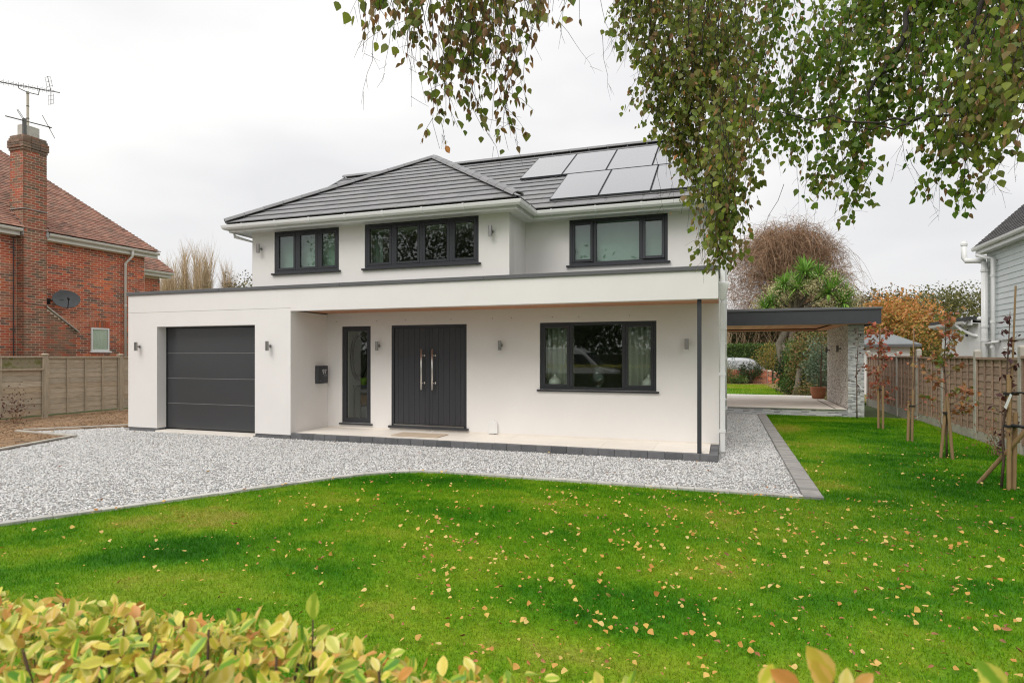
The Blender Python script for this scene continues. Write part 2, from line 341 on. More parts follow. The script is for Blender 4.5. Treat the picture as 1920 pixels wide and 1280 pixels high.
def tiled(origin, u, v, n, poly, tw, g, th, lift, jit, clipc=True):
    """tiles of one roof slope, largest courses first from the eave; returns list of (MB, centre)"""
    o, u, v, n = map(Vector, (origin, u, v, n)); res = []
    vmax = max(p[1] for p in poly); umin = min(p[0] for p in poly); umax = max(p[0] for p in poly)
    row = 0; vv = -.03
    while vv < vmax:
        x = umin - (tw / 2 if row % 2 else 0) - tw
        while x < umax + tw:
            rect = [(x + .0015, vv), (x + tw - .0015, vv), (x + tw - .0015, vv + g * 1.16), (x + .0015, vv + g * 1.16)]
            pp = clip_poly(rect, poly) if vv > 0 else clip_poly(rect, [(a, b - .04 if b < .01 else b) for a, b in poly])
            if len(pp) > 2 and area2(pp) > tw * g * .04:
                q = [pp[0]]
                for c in pp[1:]:
                    if abs(c[0] - q[-1][0]) + abs(c[1] - q[-1][1]) > 1e-4: q.append(c)
                dz = random.uniform(-jit, jit); tl = random.uniform(-jit, jit)
                def hz(a, b): return lift * (1 - (b - vv) / (g * 1.16)) + dz + tl * ((a - x) / tw - .5)
                top = [o + u * a + v * b + n * (hz(a, b) + th + .004) for a, b in q]
                bot = [o + u * a + v * b + n * (hz(a, b) + .004) for a, b in q]
                m = MB(); k = len(q)
                m.add(bot + top, [tuple(range(k - 1, -1, -1)), tuple(range(k, 2 * k))] + [(i, (i + 1) % k, k + (i + 1) % k, k + i) for i in range(k)])
                ca = sum(a for a, b in q) / k; cb = sum(b for a, b in q) / k
                res.append((m, o + u * ca + v * cb))
            x += tw
        vv += g; row += 1
    return res
def merge(ms):
    r = MB()
    for m in ms: r.add(m.v, m.f)
    return r

def window(parent, x0, x1, z0, z1, y, mulls, sash=(), glass='glass', sill=True, sash_open=(), name='window'):
    """frame in the plane y (outside faces -Y); mulls: centre x of each mullion; sash: indices of lights with a sash"""
    fw_, fd = .055, .075; ys = y - .008
    m = MB(); m.box(x0, x0 + fw_, ys, ys + fd, z0, z1); m.box(x1 - fw_, x1, ys, ys + fd, z0, z1)
    m.box(x0 + fw_, x1 - fw_, ys, ys + fd, z0, z0 + fw_); m.box(x0 + fw_, x1 - fw_, ys, ys + fd, z1 - fw_, z1)
    for c in mulls: m.box(c - .032, c + .032, ys + .002, ys + fd, z0 + fw_, z1 - fw_)
    fr = m.build(name, M['frame'], parent, bevel=.004)
    edges = [x0 + fw_] + [e for c in mulls for e in (c - .032, c + .032)] + [x1 - fw_]
    for i in range(0, len(edges), 2):
        a, b = edges[i], edges[i + 1]; k = i // 2; c, d = z0 + fw_, z1 - fw_
        tilt = dict(sash_open).get(k)
        if k in sash:
            sw = .05; s = MB()
            s.box(a, a + sw, 0, .06, c, d); s.box(b - sw, b, 0, .06, c, d); s.box(a + sw, b - sw, 0, .06, c, c + sw); s.box(a + sw, b - sw, 0, .06, d - sw, d)
            g = MB(); g.box(a + sw, b - sw, .026, .032, c + sw, d - sw)
        else:
            s = None; g = MB(); g.box(a, b, .03, .036, c, d)
        for q in (s, g):
            if q is None: continue
            out = []
            for vx, vy, vz in q.v:
                vy2 = vy + ys - (.006 if k in sash else 0); vx2 = vx
                if tilt:
                    hz = d if tilt[0] == 'top' else None
                    if hz: vy2 -= (hz - vz) * tilt[1]
                    else: vy2 -= (vx - a) * tilt[1]
                out.append((vx2, vy2, vz))
            q.v = out
        if s: s.build('sash', M['frame'], fr, bevel=.005)
        g.build('pane', M[glass], fr)
    if sill:
        s = MB(); s.box(x0 - .05, x1 + .05, y - .075, y + .02, z0 - .035, z0 - .002); s.build('sill', M['frame'], fr, bevel=.005)
    return fr
def lamp(x, y, z, label, group, mat_='steel', n=(0, -1)):
    t = thing('wall_lamp', label, 'wall lamp', (x, y, z), group)
    cx, cy_ = x + n[0] * .095, y + n[1] * .095
    m = MB(); m.lathe((cx, cy_, z), [(.03, -.095), (.034, -.095), (.034, .095), (.03, .095), (.028, .085)], 16); m.build('lamp_body', M[mat_], t, smooth=False)
    b = MB(); b.tube([(x + n[0] * .004, y + n[1] * .004, z), (x + n[0] * .07, y + n[1] * .07, z)], .016, 8)
    b.tube([(x + n[0] * .003, y + n[1] * .003, z), (x + n[0] * .018, y + n[1] * .018, z)], .03, 12); b.build('bracket', M[mat_], t)
    return t

# ------------------------------------------------------------------ ground, lawn shape
def struct(mb, name, m, **k): return tag(mb.build(name, m, **k), kind='structure')
g = MB(); g.box(-400, 400, -300, 700, -1.2, -.09); struct(g, 'ground', M['earth'])
g = MB(); g.box(-16.9, 1.0, .7, 19.0, -.08, -.022); struct(g, 'gravel_drive', M['gravel_bed'])
rd = MB(); rd.box(-90, 90, -8.6, -2.2, -.085, -.05); struct(rd, 'road', M['road'])
rd = MB(); rd.box(-90, 90, -2.2, -.1, -.085, .06); struct(rd, 'pavement', M['pavement'])

LAWN = [(-7.75, 1.9), (-6.66, 3.94), (-6.05, 5.02), (-5.5, 6.0), (-5.0, 6.85), (-4.7, 7.28), (-4.4, 7.58), (-4.05, 7.74), (-3.6, 7.79), (1.1, 7.79)]
FX = 4.75
def lawn_poly(): return [(-8.4, .75), *LAWN, (1.1, 18.6), (FX - .06, 18.6), (FX - .06, .75)]
def in_poly(px, py, poly):
    inside = np.zeros(px.shape, bool); j = len(poly) - 1
    for i in range(len(poly)):
        xi, yi = poly[i]; xj, yj = poly[j]
        c = ((yi > py) != (yj > py)) & (px < (xj - xi) * (py - yi) / (yj - yi + 1e-12) + xi); inside ^= c; j = i
    return inside
_lat = rng.random((64, 64))
def vnoise(x, y):
    xi = np.floor(x).astype(int); yi = np.floor(y).astype(int); fx = x - xi; fy = y - yi
    fx = fx * fx * (3 - 2 * fx); fy = fy * fy * (3 - 2 * fy); a = lambda i, j: _lat[i % 64, j % 64]
    return (a(xi, yi) * (1 - fx) + a(xi + 1, yi) * fx) * (1 - fy) + (a(xi, yi + 1) * (1 - fx) + a(xi + 1, yi + 1) * fx) * fy
# lush (deep green) and thin (yellowish) places in the turf: x, y, rx, ry, turn, amount
PATCH = [(-5.0, 3.15, .95, .4, .75, .62), (-4.35, 4.15, .8, .42, .8, .6), (-6.1, 3.6, .7, .3, .9, .4), (-2.75, 3.85, .38, .42, 0, .55), (-4.0, 7.25, 1.0, .3, .4, .35), (-2.6, 6.0, .8, .35, 0, .25),
         (-2.2, 7.35, 1.6, .3, 0, .2), (-3.0, 3.0, .8, .4, .4, .3), (-.85, 3.9, .9, .5, .3, .35), (.3, 4.2, .9, .45, .2, .32), (1.3, 4.9, .9, .5, .2, .3), (-1.2, 7.5, 1.2, .22, 0, .2), (2.6, 7.5, 1.6, 1.8, 0, .35),
         (3.2, 11.5, 1.4, 3.6, 0, .4), (3.0, 15.5, 1.5, 3.0, 0, .35), (-5.4, 4.5, .9, .5, .9, -.3), (-4.5, 5.3, 1.2, .55, .8, -.3), (-1.7, 4.45, .8, .35, 0, -.2), (-.3, 4.95, 1.0, .35, .1, -.18), (-2.75, 5.2, .9, .4, 0, -.25), (.8, 6.5, 1.6, .35, .1, -.15),
         (1.35, 15.3, .5, .8, 0, -.45), (1.4, 11.0, .35, .5, 0, -.5), (1.3, 8.7, .3, .5, 0, -.4), (-4.2, 3.5, .6, .3, .6, -.25), (-3.4, 4.7, .7, .3, .5, -.2)]
def lush(x, y):
    v = .42 + .5 * (vnoise(x * .9 + 3, y * 1.5 + 9) - .5) + .30 * (vnoise(x * 2.3 + 7, y * 3.6 + 1) - .5) + .30 * (vnoise(x * 7 + 5, y * 9) - .5) + .26 * (vnoise(x * 19 + 2, y * 24) - .5)
    for px, py, rx, ry, a, k in PATCH:
        dx, dy = x - px, y - py; u_ = (dx * math.cos(a) + dy * math.sin(a)) / rx; v_ = (-dx * math.sin(a) + dy * math.cos(a)) / ry
        v = v + .6 * k * np.exp(-(u_ * u_ + v_ * v_) ** 1.3)
    return np.clip(v, 0, 1)
def grass_mat(name, blades):
    m, n, l, out = newmat(name); at = n.new('ShaderNodeAttribute'); at.attribute_name = 'tone'
    r = n.new('ShaderNodeValToRGB'); e = r.color_ramp.elements
    cols = [(0, (.30, .30, .045)), (.22, (.215, .33, .013)), (.5, (.118, .275, .005)), (.78, (.052, .20, .003)), (1, (.025, .135, .002))]
    for i, (p, c) in enumerate(cols):
        x = e[i] if i < 2 else e.new(p); x.position = p; x.color = (*c, 1)
    l.new(at.outputs['Fac'], r.inputs['Fac']); c = r.outputs['Color']
    if blades:
        f = ramp(n, l, rnd_node(n, l), [(.5, .5, .45), (1.05, 1.05, 1), (1.35, 1.3, 1.1), (.75, .82, .7), (1.75, 1.6, 1.5), (.9, .95, .8)])
        c = mul(n, l, c, f)
    else:
        f = noise(n, l, 45, 5, .7, None, 'world'); q = n.new('ShaderNodeMapRange'); q.inputs['From Min'].default_value = .3; q.inputs['From Max'].default_value = .7; q.inputs['To Min'].default_value = .45; q.inputs['To Max'].default_value = 1.1
        l.new(f, q.inputs['Value']); c = mul(n, l, c, q.outputs['Result'])
    b = n.new('ShaderNodeBsdfPrincipled'); b.inputs['Roughness'].default_value = .6; b.inputs['Specular IOR Level'].default_value = .12; l.new(c, b.inputs['Base Color'])
    if blades:
        t = n.new('ShaderNodeBsdfTranslucent'); l.new(c, t.inputs['Color']); s = n.new('ShaderNodeMixShader'); s.inputs[0].default_value = .3
        l.new(b.outputs[0], s.inputs[1]); l.new(t.outputs[0], s.inputs[2]); l.new(s.outputs[0], out.inputs['Surface'])
    else: l.new(b.outputs[0], out.inputs['Surface'])
    return m
M['turf'] = grass_mat('turf_base', False); M['blade'] = grass_mat('grass_blade', True)
def lawn_sheet(name, poly, step, tone, z=-.012):
    """a lawn as a fine grid clipped to its outline"""
    xs = [p[0] for p in poly]; ys = [p[1] for p in poly]; V = []; F = []; idx = {}
    me = bpy.data.meshes.new(name); bm = bmesh.new()
    f = bm.faces.new([bm.verts.new((a, b, z)) for a, b in poly]); bmesh.ops.triangulate(bm, faces=[f])
    for ax, lo, hi in ((0, min(xs), max(xs)), (1, min(ys), max(ys))):
        t = lo + step
        while t < hi:
            no = (1, 0, 0) if ax == 0 else (0, 1, 0); co = (t, 0, 0) if ax == 0 else (0, t, 0)
            bmesh.ops.bisect_plane(bm, geom=bm.verts[:] + bm.edges[:] + bm.faces[:], plane_co=co, plane_no=no); t += step
    bmesh.ops.recalc_face_normals(bm, faces=bm.faces)
    if bm.faces and next(iter(bm.faces)).normal.z < 0: bmesh.ops.reverse_faces(bm, faces=bm.faces)
    bm.to_mesh(me); bm.free(); me.materials.append(M['turf'])
    co = np.empty(len(me.vertices) * 3, np.float32); me.vertices.foreach_get('co', co); co = co.reshape(-1, 3)
    a = me.attributes.new('tone', 'FLOAT', 'POINT'); a.data.foreach_set('value', tone(co[:, 0], co[:, 1]).astype(np.float32))
    return tag(link(name, me), kind='structure')
lawn_sheet('lawn', lawn_poly(), .14, lush)
back_tone = lambda x, y: np.clip(.25 + .5 * (vnoise(x * .8, y * .5 + 4) - .3) - .15 * (y > 33), 0, .75)
lawn_sheet('back_lawn', [(-9, 24.45), (-9, 38.6), (9, 38.6), (9, 24.45)], .5, back_tone, -.02)

def blades(name, pts, h, wd, tone):
    k = len(pts); a = rng.random(k) * 2 * np.pi; H = h * (0.55 + .75 * rng.random(k)); le = rng.normal(0, .75, k) * H; ld = rng.random(k) * 2 * np.pi
    W = wd * (.7 + .6 * rng.random(k)); V = np.zeros((k, 3, 3), np.float32)
    V[:, 0, 0] = pts[:, 0] - np.cos(a) * W; V[:, 0, 1] = pts[:, 1] - np.sin(a) * W
    V[:, 1, 0] = pts[:, 0] + np.cos(a) * W; V[:, 1, 1] = pts[:, 1] + np.sin(a) * W
    V[:, :2, 2] = -.014
    V[:, 2, 0] = pts[:, 0] + np.cos(ld) * le; V[:, 2, 1] = pts[:, 1] + np.sin(ld) * le; V[:, 2, 2] = H - .012
    F = np.arange(k * 3).reshape(k, 3)
    return tag(numesh(name, V.reshape(-1, 3), F, M['blade'], col=np.repeat(tone, 3)), 'short green lawn grass with paler thin places', kind='stuff')
def scatter(poly, dens, n):
    xs = [p[0] for p in poly]; ys = [p[1] for p in poly]
    p = np.stack([rng.uniform(min(xs), max(xs), n), rng.uniform(min(ys), max(ys), n)], 1)
    k = in_poly(p[:, 0], p[:, 1], poly)
    p = p[k]; return p[rng.random(len(p)) < dens(p[:, 0], p[:, 1])]
def view_mask(x, y, m=1.05):
    t = (x * FW[0] + y * FW[1]); r = x * RT[0] + y * RT[1]
    return (np.abs(r) < .842 * t * m + .15) & (t > 1.5)
def gd(x, y): return np.where(view_mask(x, y), np.clip(1.35 - y / 12, .32, 1), .32 * np.clip(1.35 - y / 12, .3, 1))
gp = scatter(lawn_poly(), gd, 1850000)
tn = np.clip(lush(gp[:, 0], gp[:, 1]) + rng.normal(0, .09, len(gp)), 0, 1)
hh = .015 + .012 * tn + .0006 * gp[:, 1]
blades('grass', gp, hh, .0013 + .00022 * gp[:, 1], tn)
bp = scatter([(-1, 24.5), (-1, 38.5), (7, 38.5), (7, 24.5)], lambda x, y: np.ones(len(x)) * (y > 0), 26000)
blades('grass', bp, .05, .009, np.clip(back_tone(bp[:, 0], bp[:, 1]) + rng.normal(0, .08, len(bp)), 0, 1))

# gravel: crushed stones, one joined mass
def stones(name, pts, size, m, label, flat=.62, z0=-.02):
    k = len(pts); base = np.array([[1, 0, 0], [0, 1, 0], [-1, 0, 0], [0, -1, 0], [0, 0, 1], [0, 0, -1]], np.float32)
    F0 = np.array([[0, 1, 4], [1, 2, 4], [2, 3, 4], [3, 0, 4], [1, 0, 5], [2, 1, 5], [3, 2, 5], [0, 3, 5]])
    V = base[None] * (size * (.55 + .75 * rng.random((k, 6, 1)))) * np.array([1, 1, flat])
    V += rng.normal(0, size * .22, V.shape)
    a = rng.random(k) * 2 * np.pi; c, s = np.cos(a), np.sin(a); x = V[..., 0] * c[:, None] - V[..., 1] * s[:, None]; y = V[..., 0] * s[:, None] + V[..., 1] * c[:, None]
    b = rng.normal(0, .5, k); c, s = np.cos(b), np.sin(b); x2 = x * c[:, None] + V[..., 2] * s[:, None]; z2 = -x * s[:, None] + V[..., 2] * c[:, None]
    V = np.stack([x2 + pts[:, 0:1], y + pts[:, 1:2], z2 + z0 + size * .35 + size * .6 * rng.random((k, 1))], 2)
    F = (F0[None] + 6 * np.arange(k)[:, None, None]).reshape(-1, 3)
    return tag(numesh(name, V.reshape(-1, 3), F, m), label, kind='stuff')
DRIVE = [(-11.75, 4.0), *[(x - .0, y) for x, y in LAWN[1:-1]], (.86, 7.79), (.86, 18.55), (-.12, 18.55), (-.1, 10.02), (-12.7, 10.02), (-13.55, 10.6), (-14.6, 9.15), (-12.55, 8.85), (-11.94, 7.06)]
DRIVE[0:1] = [(-10.9, .8), (-8.45, .8), (-7.85, 1.9)]; DRIVE.append((-11.0, 3.9))
def sd_(x, y): return np.where(view_mask(x, y, 1.03), np.clip(1.25 - (y - 4) / 30, .5, 1), .22)
sp = scatter(DRIVE, sd_, 400000)
stones('gravel', sp, .0115, M['stones'], 'pale grey and white crushed stone over the drive and side path')

# ------------------------------------------------------------------ the white house
X0, X1 = -12.66, -.1; YF, YW, YB = 10.05, 11.25, 10.32
H = thing('white_house', 'white rendered two storey house with grey tiled roof and dark window frames', 'house', (-6, 11, 0))
ex, ey, ez = (1, 0, 0), (0, 1, 0), (0, 0, 1)
def wallp(name, specs, m='render'):
    mb = MB()
    for s in specs: wall(mb, *s)
    return mb.build(name, M[m], H)
SIDE = (-7.858, -7.136, .205, 2.288); DOOR = (-6.633, -4.907, .155, 2.292); WIN = (-3.373, -1.17, 1.005, 2.288)
hl = lambda r, x0, z0: (r[0] - x0, r[1] - x0, r[2] - z0, r[3] - z0)
wallp('ground_floor_wall', [((-8.23, YW, 0), ex, ez, (0, -1, 0), 8.13, 2.75, .26, [hl(SIDE, -8.23, 0), hl(DOOR, -8.23, 0), hl(WIN, -8.23, 0)])])
GD = (-11.80, -9.12, -.05, 2.29)
wallp('garage_wall', [((X0, YF, .062), ex, ez, (0, -1, 0), 4.43, 2.545, .23, [(GD[0] - X0, GD[1] - X0, -1, 2.228)]),
    ((-8.23, YF + .231, .062), ey, ez, (1, 0, 0), YW - YF - .232, 2.49, .15), ((X0, 17.5, 0), (0, -1, 0), ez, (-1, 0, 0), 17.5 - YF - .232, 3.0, .2)])
m = MB(); m.box(X0 + .012, GD[0] - .002, YF + .012, YF + .2, -.1, .062); m.build('plinth', M['block'], H)
m = MB(); m.box(GD[1] + .002, -8.242, YF + .012, YF + .2, -.1, .062); m.build('plinth', M['block'], H)
m = MB(); m.box(X0, -8.23, YF, YF + .2, 2.612, 3.0); m.box(-8.23, X1, YF, YF + .2, 2.552, 3.0); m.box(X1 - .2, X1, YF + .202, YW - .004, 2.62, 3.0)
m.build('parapet', M['render'], H)
m = MB(); m.box(X0 + .03, -8.26, YF + .02, YF + .18, 2.6, 2.62); m.build('render_joint', M['concrete'], H)
cps = [X0 - .03, -10.05, -7.05, -4.05, X1 + .02]
for a, b in zip(cps, cps[1:]):
    m = MB(); m.box(a + .0012, b - .0012, YF - .03, YF + .26, 3.0, 3.07); m.build('coping', M['coping'], H, bevel=.006)
m = MB(); m.box(X1 - .26, X1 + .02, YF + .262, YW - .01, 3.0, 3.07); m.build('coping', M['coping'], H, bevel=.006)
m = MB(); m.box(X0 - .03, X0 + .23, YF + .262, 17.5, 3.0, 3.07); m.build('coping', M['coping'], H, bevel=.006)
m = MB(); m.box(X0 + .1, X1 - .15, YF + .15, YW + .1, 2.80, 2.88); m.box(X0 + .1, -9.3, YW + .1, 17.4, 2.80, 2.88); m.build('flat_roof', M['felt'], H)
for i in range(9):
    m = MB(); m.box(-8.228, X1 - .002, YF + .203 + i * .116, YF + .203 + i * .116 + .110, 2.572, 2.59); m.build('plank', M['timber'], H)
m = MB(); m.box(-8.228, X1 - .002, YF + .1, YF + .199, 2.556, 2.578); m.box(-8.228, X1 - .002, YF + .2, YW, 2.592, 2.61); m.build('soffit_trim', M['timber'], H)
# upper floor
w3, w4, wr = (-8.859, -7.277, 3.362, 4.228), (-6.681, -4.262, 3.362, 4.228), (-2.789, -.971, 3.36, 4.222)
XB0, XB1 = -9.43, -3.665
wallp('bay_wall', [((XB0, YB, 2.8), ex, ez, (0, -1, 0), XB1 - XB0, 1.44, .26, [hl(w3, XB0, 2.8), hl(w4, XB0, 2.8)]),
    ((XB1, YB + .001, 2.8), ey, ez, (1, 0, 0), YW - YB, 1.44, .2), ((XB0, 17.5, 2.8), (0, -1, 0), ez, (-1, 0, 0), 17.5 - YB - .001, 1.44, .2)])
wallp('upper_wall', [((XB1 + .001, YW, 2.752), ex, ez, (0, -1, 0), X1 - XB1 - .001, 1.48, .26, [hl(wr, XB1, 2.752)])])
TAN = math.tan(R(31.7)); YR, ZE = 14.37, 4.38; YE, YBE = 10.88, 9.95; ZR = ZE + (YR - YE) * TAN; YBK = YR + (YR - YE)
m = MB(); m.prism([(X1 - .24, YW + .001, 0), (X1 - .24, 17.5, 0), (X1 - .24, 17.5, 4.24), (X1 - .24, YR, ZR - .12), (X1 - .24, YW + .001, 4.24)], (.24, 0, 0)); m.build('gable_wall', M['render'], H)
m = MB(); m.box(X0, X1 - .24, 17.3, 17.5, 0, 4.24); m.build('rear_wall', M['render'], H)
# roof: planes under, tiles over
s_, c_ = math.sin(R(31.7)), math.cos(R(31.7))
BX0, BX1 = -9.76, -3.38; BM = (BX0 + BX1) / 2; BH = (BX1 - BX0) / 2; BA = Vector((BM, YBE + BH, ZE + BH * TAN)); VX0, VX1 = -9.95, .11
rf = MB(); q = .03
rf.add([(BX0, YBE, ZE), (BX1, YBE, ZE), tuple(BA)], [(0, 1, 2)])
yv = YE + BH                                             # where the bay ridge meets the main slope
rf.add([(BX1, YBE, ZE), (BX1, YE + .02, ZE), (BM, yv + .3, BA.z), tuple(BA)], [(0, 1, 2, 3)])
rf.add([(BX0, 14.6, ZE), (BX0, YBE, ZE), tuple(BA), (BM, 14.6, BA.z)], [(0, 1, 2, 3)])
rf.add([(VX0, YE, ZE), (VX1, YE, ZE), (VX1, YR, ZR), (VX0, YR, ZR)], [(0, 1, 2, 3)])
rf.add([(VX0, YR, ZR), (VX1, YR, ZR), (VX1, YBK, ZE), (VX0, YBK, ZE)], [(0, 1, 2, 3)])
rf.add([(VX0 + .02, YE, ZE), (VX0 + .02, YR, ZR - .01), (VX0 + .02, YBK, ZE)], [(0, 1, 2)])
roof = rf.build('roof', M['tile_core'], H)
bt = tiled((BX0, YBE, ZE), ex, (0, c_, s_), (0, -s_, c_), [(0, 0), (2 * BH, 0), (BH, BH / c_)], .33, .3, .016, .026, .0012)
mt = tiled((VX0, YE, ZE), ex, (0, c_, s_), (0, -s_, c_), [(0, 0), (VX1 - VX0, 0), (VX1 - VX0, (YR - YE) / c_), (0, (YR - YE) / c_)], .33, .3, .016, .026, .0012)
bl = tiled((BX0, 14.6, ZE), (0, -1, 0), (c_, 0, s_), (-s_, 0, c_), [(0, 0), (14.6 - YBE, 0), (14.6 - YBE - BH, BH / c_), (0, BH / c_)], .33, .3, .016, .026, .001)
def hidden(c):                                            # inside the bay roof or out of sight behind it
    return c.x < BX1 + .05 and c.z < ZE + min(c.x - BX0, BX1 - c.x, c.y - YBE) * TAN - .02
mt = [t for t in mt if not hidden(t[1])]
br_ = tiled((BX1, YBE, ZE), (0, 1, 0), (-c_, 0, s_), (s_, 0, c_), [(0, 0), (YE - YBE, 0), (YE - YBE + BH, BH / c_), (BH, BH / c_)], .33, .3, .016, .026, .001)
alls = sorted(bt + mt, key=lambda t: dist(t[1]))
for mm, cc in alls[:300]: mm.build('roof_tile', M['tile'], roof)
tag(merge([t[0] for t in alls[300:] + bl + br_]).build('roof_tile', M['tile'], roof), kind='stuff')
def ridge_run(a, b, r, ln, parent, name='ridge_tile', m='hip', drop=.02):
    a, b = Vector(a), Vector(b); d = (b - a); L_ = d.length; d.normalize(); side = d.cross(Vector((0, 0, 1))).normalized(); up = side.cross(d).normalized()
    k = max(1, int(round(L_ / ln)))
    for i in range(k):
        p0 = a + d * (L_ * i / k + .003); p1 = a + d * (L_ * (i + 1) / k - .003); mb = MB(); vs_ = []
        for p, rr in ((p0, r * 1.03), (p1, r)):
            for th in (-80, -50, -20, 20, 50, 80): vs_.append(p + side * (math.sin(R(th)) * rr) + up * (math.cos(R(th)) * rr * .8 - drop))
            for th in (80, 50, 20, -20, -50, -80): vs_.append(p + side * (math.sin(R(th)) * (rr - .018)) + up * (math.cos(R(th)) * (rr - .018) * .8 - drop - .004))
        n_ = 12; fs = [(j, (j + 1) % n_, n_ + (j + 1) % n_, n_ + j) for j in range(n_)]
        fs += [(j, n_ - 1 - j, n_ - 2 - j, j + 1) for j in range(5)] + [(n_ + j + 1, n_ + n_ - 2 - j, n_ + n_ - 1 - j, n_ + j) for j in range(5)]
        mb.add(vs_, fs); mb.build(name, M[m], parent)
ridge_run((BX0 - .02, YBE - .02, ZE + .04), BA + Vector((0, 0, .045)), .115, .42, roof)
ridge_run((BX1 + .02, YBE - .02, ZE + .04), BA + Vector((0, 0, .045)), .115, .42, roof)
ridge_run((VX0, YR, ZR + .04), (VX1, YR, ZR + .04), .12, .45, roof)
ridge_run(BA + Vector((0, .1, .045)), (BM, yv + .1, BA.z + .045), .11, .45, roof)
m = MB(); m.prism([(VX0 - .015, YE, ZE + .01), (VX0 - .015, YR, ZR + .01), (VX0 - .015, YR, ZR + .06), (VX0 - .015, YE, ZE + .06)], (.05, 0, 0)); m.build('verge_strip', M['hip'], roof); m = MB()
m.prism([(VX1 - .03, YE - .05, ZE - .01), (VX1 - .03, YR, ZR + .005), (VX1 - .03, YR, ZR + .05), (VX1 - .03, YE - .05, ZE + .05)], (.05, 0, 0)); m.build('verge_strip', M['hip'], roof)
# eaves
EP = [(BX0 + .05, 14.5, 0), (BX0 + .05, YBE + .05, 0), (BX1 - .05, YBE + .05, 0), (BX1 - .05, YE + .05, 0), (VX1 - .02, YE + .05, 0)]
def lift(p, z): return [(a, b, z) for a, b, _ in p]
rev = lambda p: p
sweep(lift(EP, 0), [(0, 4.205), (.018, 4.205), (.018, 4.345), (0, 4.345)]).build('fascia', M['white'], H)
gt = sweep([(a, b, 4.335) for a, b, _ in EP], [(x + .02, z) for x, z in GUT]).build('gutter', M['white'], H, smooth=False)
def brackets(parent, path, z, step):
    for p, q_ in zip(path, path[1:]):
        p, q_ = Vector(p), Vector(q_); d = q_ - p; L_ = d.length; d.normalize(); nr = Vector((d.y, -d.x, 0)); k = int(L_ / step)
        for i in range(k):
            c = p + d * (step * (i + .5)); sweep([c - d * .018 + Vector((0, 0, z)), c + d * .018 + Vector((0, 0, z))], [(.016, .006), (.024, -.055), (.05, -.086), (.1, -.086), (.13, -.05), (.14, 0), (.14, .018), (.12, .018), (.11, -.03), (.08, -.05), (.05, -.04)]).build('gutter_clip', M['white'], parent)
brackets(gt, EP[1:], 4.335, .82)
m = MB(); m.box(BX0 + .05, BX1 - .05, YBE + .05, YB - .002, 4.232, 4.244); m.box(BX0 + .05, XB0 - .002, YB, 14.5, 4.232, 4.244); m.box(XB1 + .002, BX1 - .05, YB, YE + .05, 4.232, 4.244); m.box(XB1 + .002, VX1 - .02, YE + .05, YW - .002, 4.232, 4.244)
m.box(X1 + .002, VX1 - .02, YW, 17.6, 4.236, 4.25); m.build('soffit', M['white'], H)
m = MB(); m.prism([(X1 + .01, YE + .07, 4.206), (X1 + .01, YW + .3, 4.206), (X1 + .01, YW + .3, 4.6), (X1 + .01, YE + .07, 4.35)], (.18, 0, 0)); m.build('eaves_box_end', M['white'], H)
# windows
f1 = window(H, *SIDE, YW + .03, [], sash=(0,)); f2 = window(H, *WIN, YW + .03, [-2.758, -1.764], sash=(0, 2))
u3 = window(H, *w3, YB + .02, [-8.308, -7.773], sash=(0, 1, 2), glass='glass_frost'); u4 = window(H, *w4, YB + .02, [-6.06, -5.448, -4.83], sash=(0, 1, 2, 3))
ur = window(H, *wr, YW + .02, [-2.30, -1.45], sash=(0, 2), glass='glass_frost', sash_open=((2, ('top', .035)), (0, ('side', .06))))
# front door: frame, planked leaves, pull bars, threshold
m = MB(); m.box(DOOR[0], DOOR[0] + .055, YW + .02, YW + .1, DOOR[2], DOOR[3]); m.box(DOOR[1] - .055, DOOR[1], YW + .02, YW + .1, DOOR[2], DOOR[3]); m.box(DOOR[0] + .055, DOOR[1] - .055, YW + .02, YW + .1, DOOR[3] - .055, DOOR[3])
fd = m.build('front_door', M['frame'], H, bevel=.004)
a, b = DOOR[0] + .06, DOOR[1] - .06; mid = (a + b) / 2; z0, z1 = .225, DOOR[3] - .06
m = MB(); m.box(a + .01, b - .01, YW + .062, YW + .09, z0, z1); m.build('door_core', M['frame'], fd)
for s0, s1 in ((a, mid - .004), (mid + .004, b)):
    ed = .085; xs = [s0 + ed + (s1 - s0 - 2 * ed) * i / 5 for i in range(6)]
    m = MB(); m.box(s0, s0 + ed - .0015, YW + .0365, YW + .065, z0, z1); m.box(s1 - ed + .0015, s1, YW + .0365, YW + .065, z0, z1); m.build('door_stile', M['door'], fd, bevel=.004)
    for x0_, x1_ in zip(xs, xs[1:]):
        m = MB(); m.box(x0_ + .0015, x1_ - .0015, YW + .0365, YW + .066, z0, z1); m.build('plank', M['door'], fd, bevel=.003)
m = MB(); m.box(mid - .02, mid + .02, YW + .028, YW + .036, z0, z1); m.build('meeting_strip', M['frame'], fd)
for hx in (mid - .135, mid + .115):
    m = MB(); m.tube([(hx, YW - .045, .95), (hx, YW - .045, 1.79)], .018, 10)
    for hz in (1.09, 1.66): m.tube([(hx, YW - .045, hz), (hx + .03, YW + .036, hz)], .012, 8); m.tube([(hx + .028, YW + .032, hz), (hx + .029, YW + .036, hz)], .025, 10)
    m.build('handle', M['bar_steel'], fd, smooth=True)
m = MB(); m.tube([(mid + .09, YW + .02, 1.15), (mid + .09, YW + .036, 1.15)], .018, 10); m.build('lock', M['steel'], fd)
m = MB(); m.box(DOOR[0] + .055, DOOR[1] - .055, YW + .0, YW + .1, .195, .222); m.build('threshold', M['steel'], fd)
m = MB(); m.box(DOOR[0] - .045, DOOR[1] + .045, YW - .07, YW + .1, .15, .193); m.build('sill', M['frame'], fd, bevel=.006)
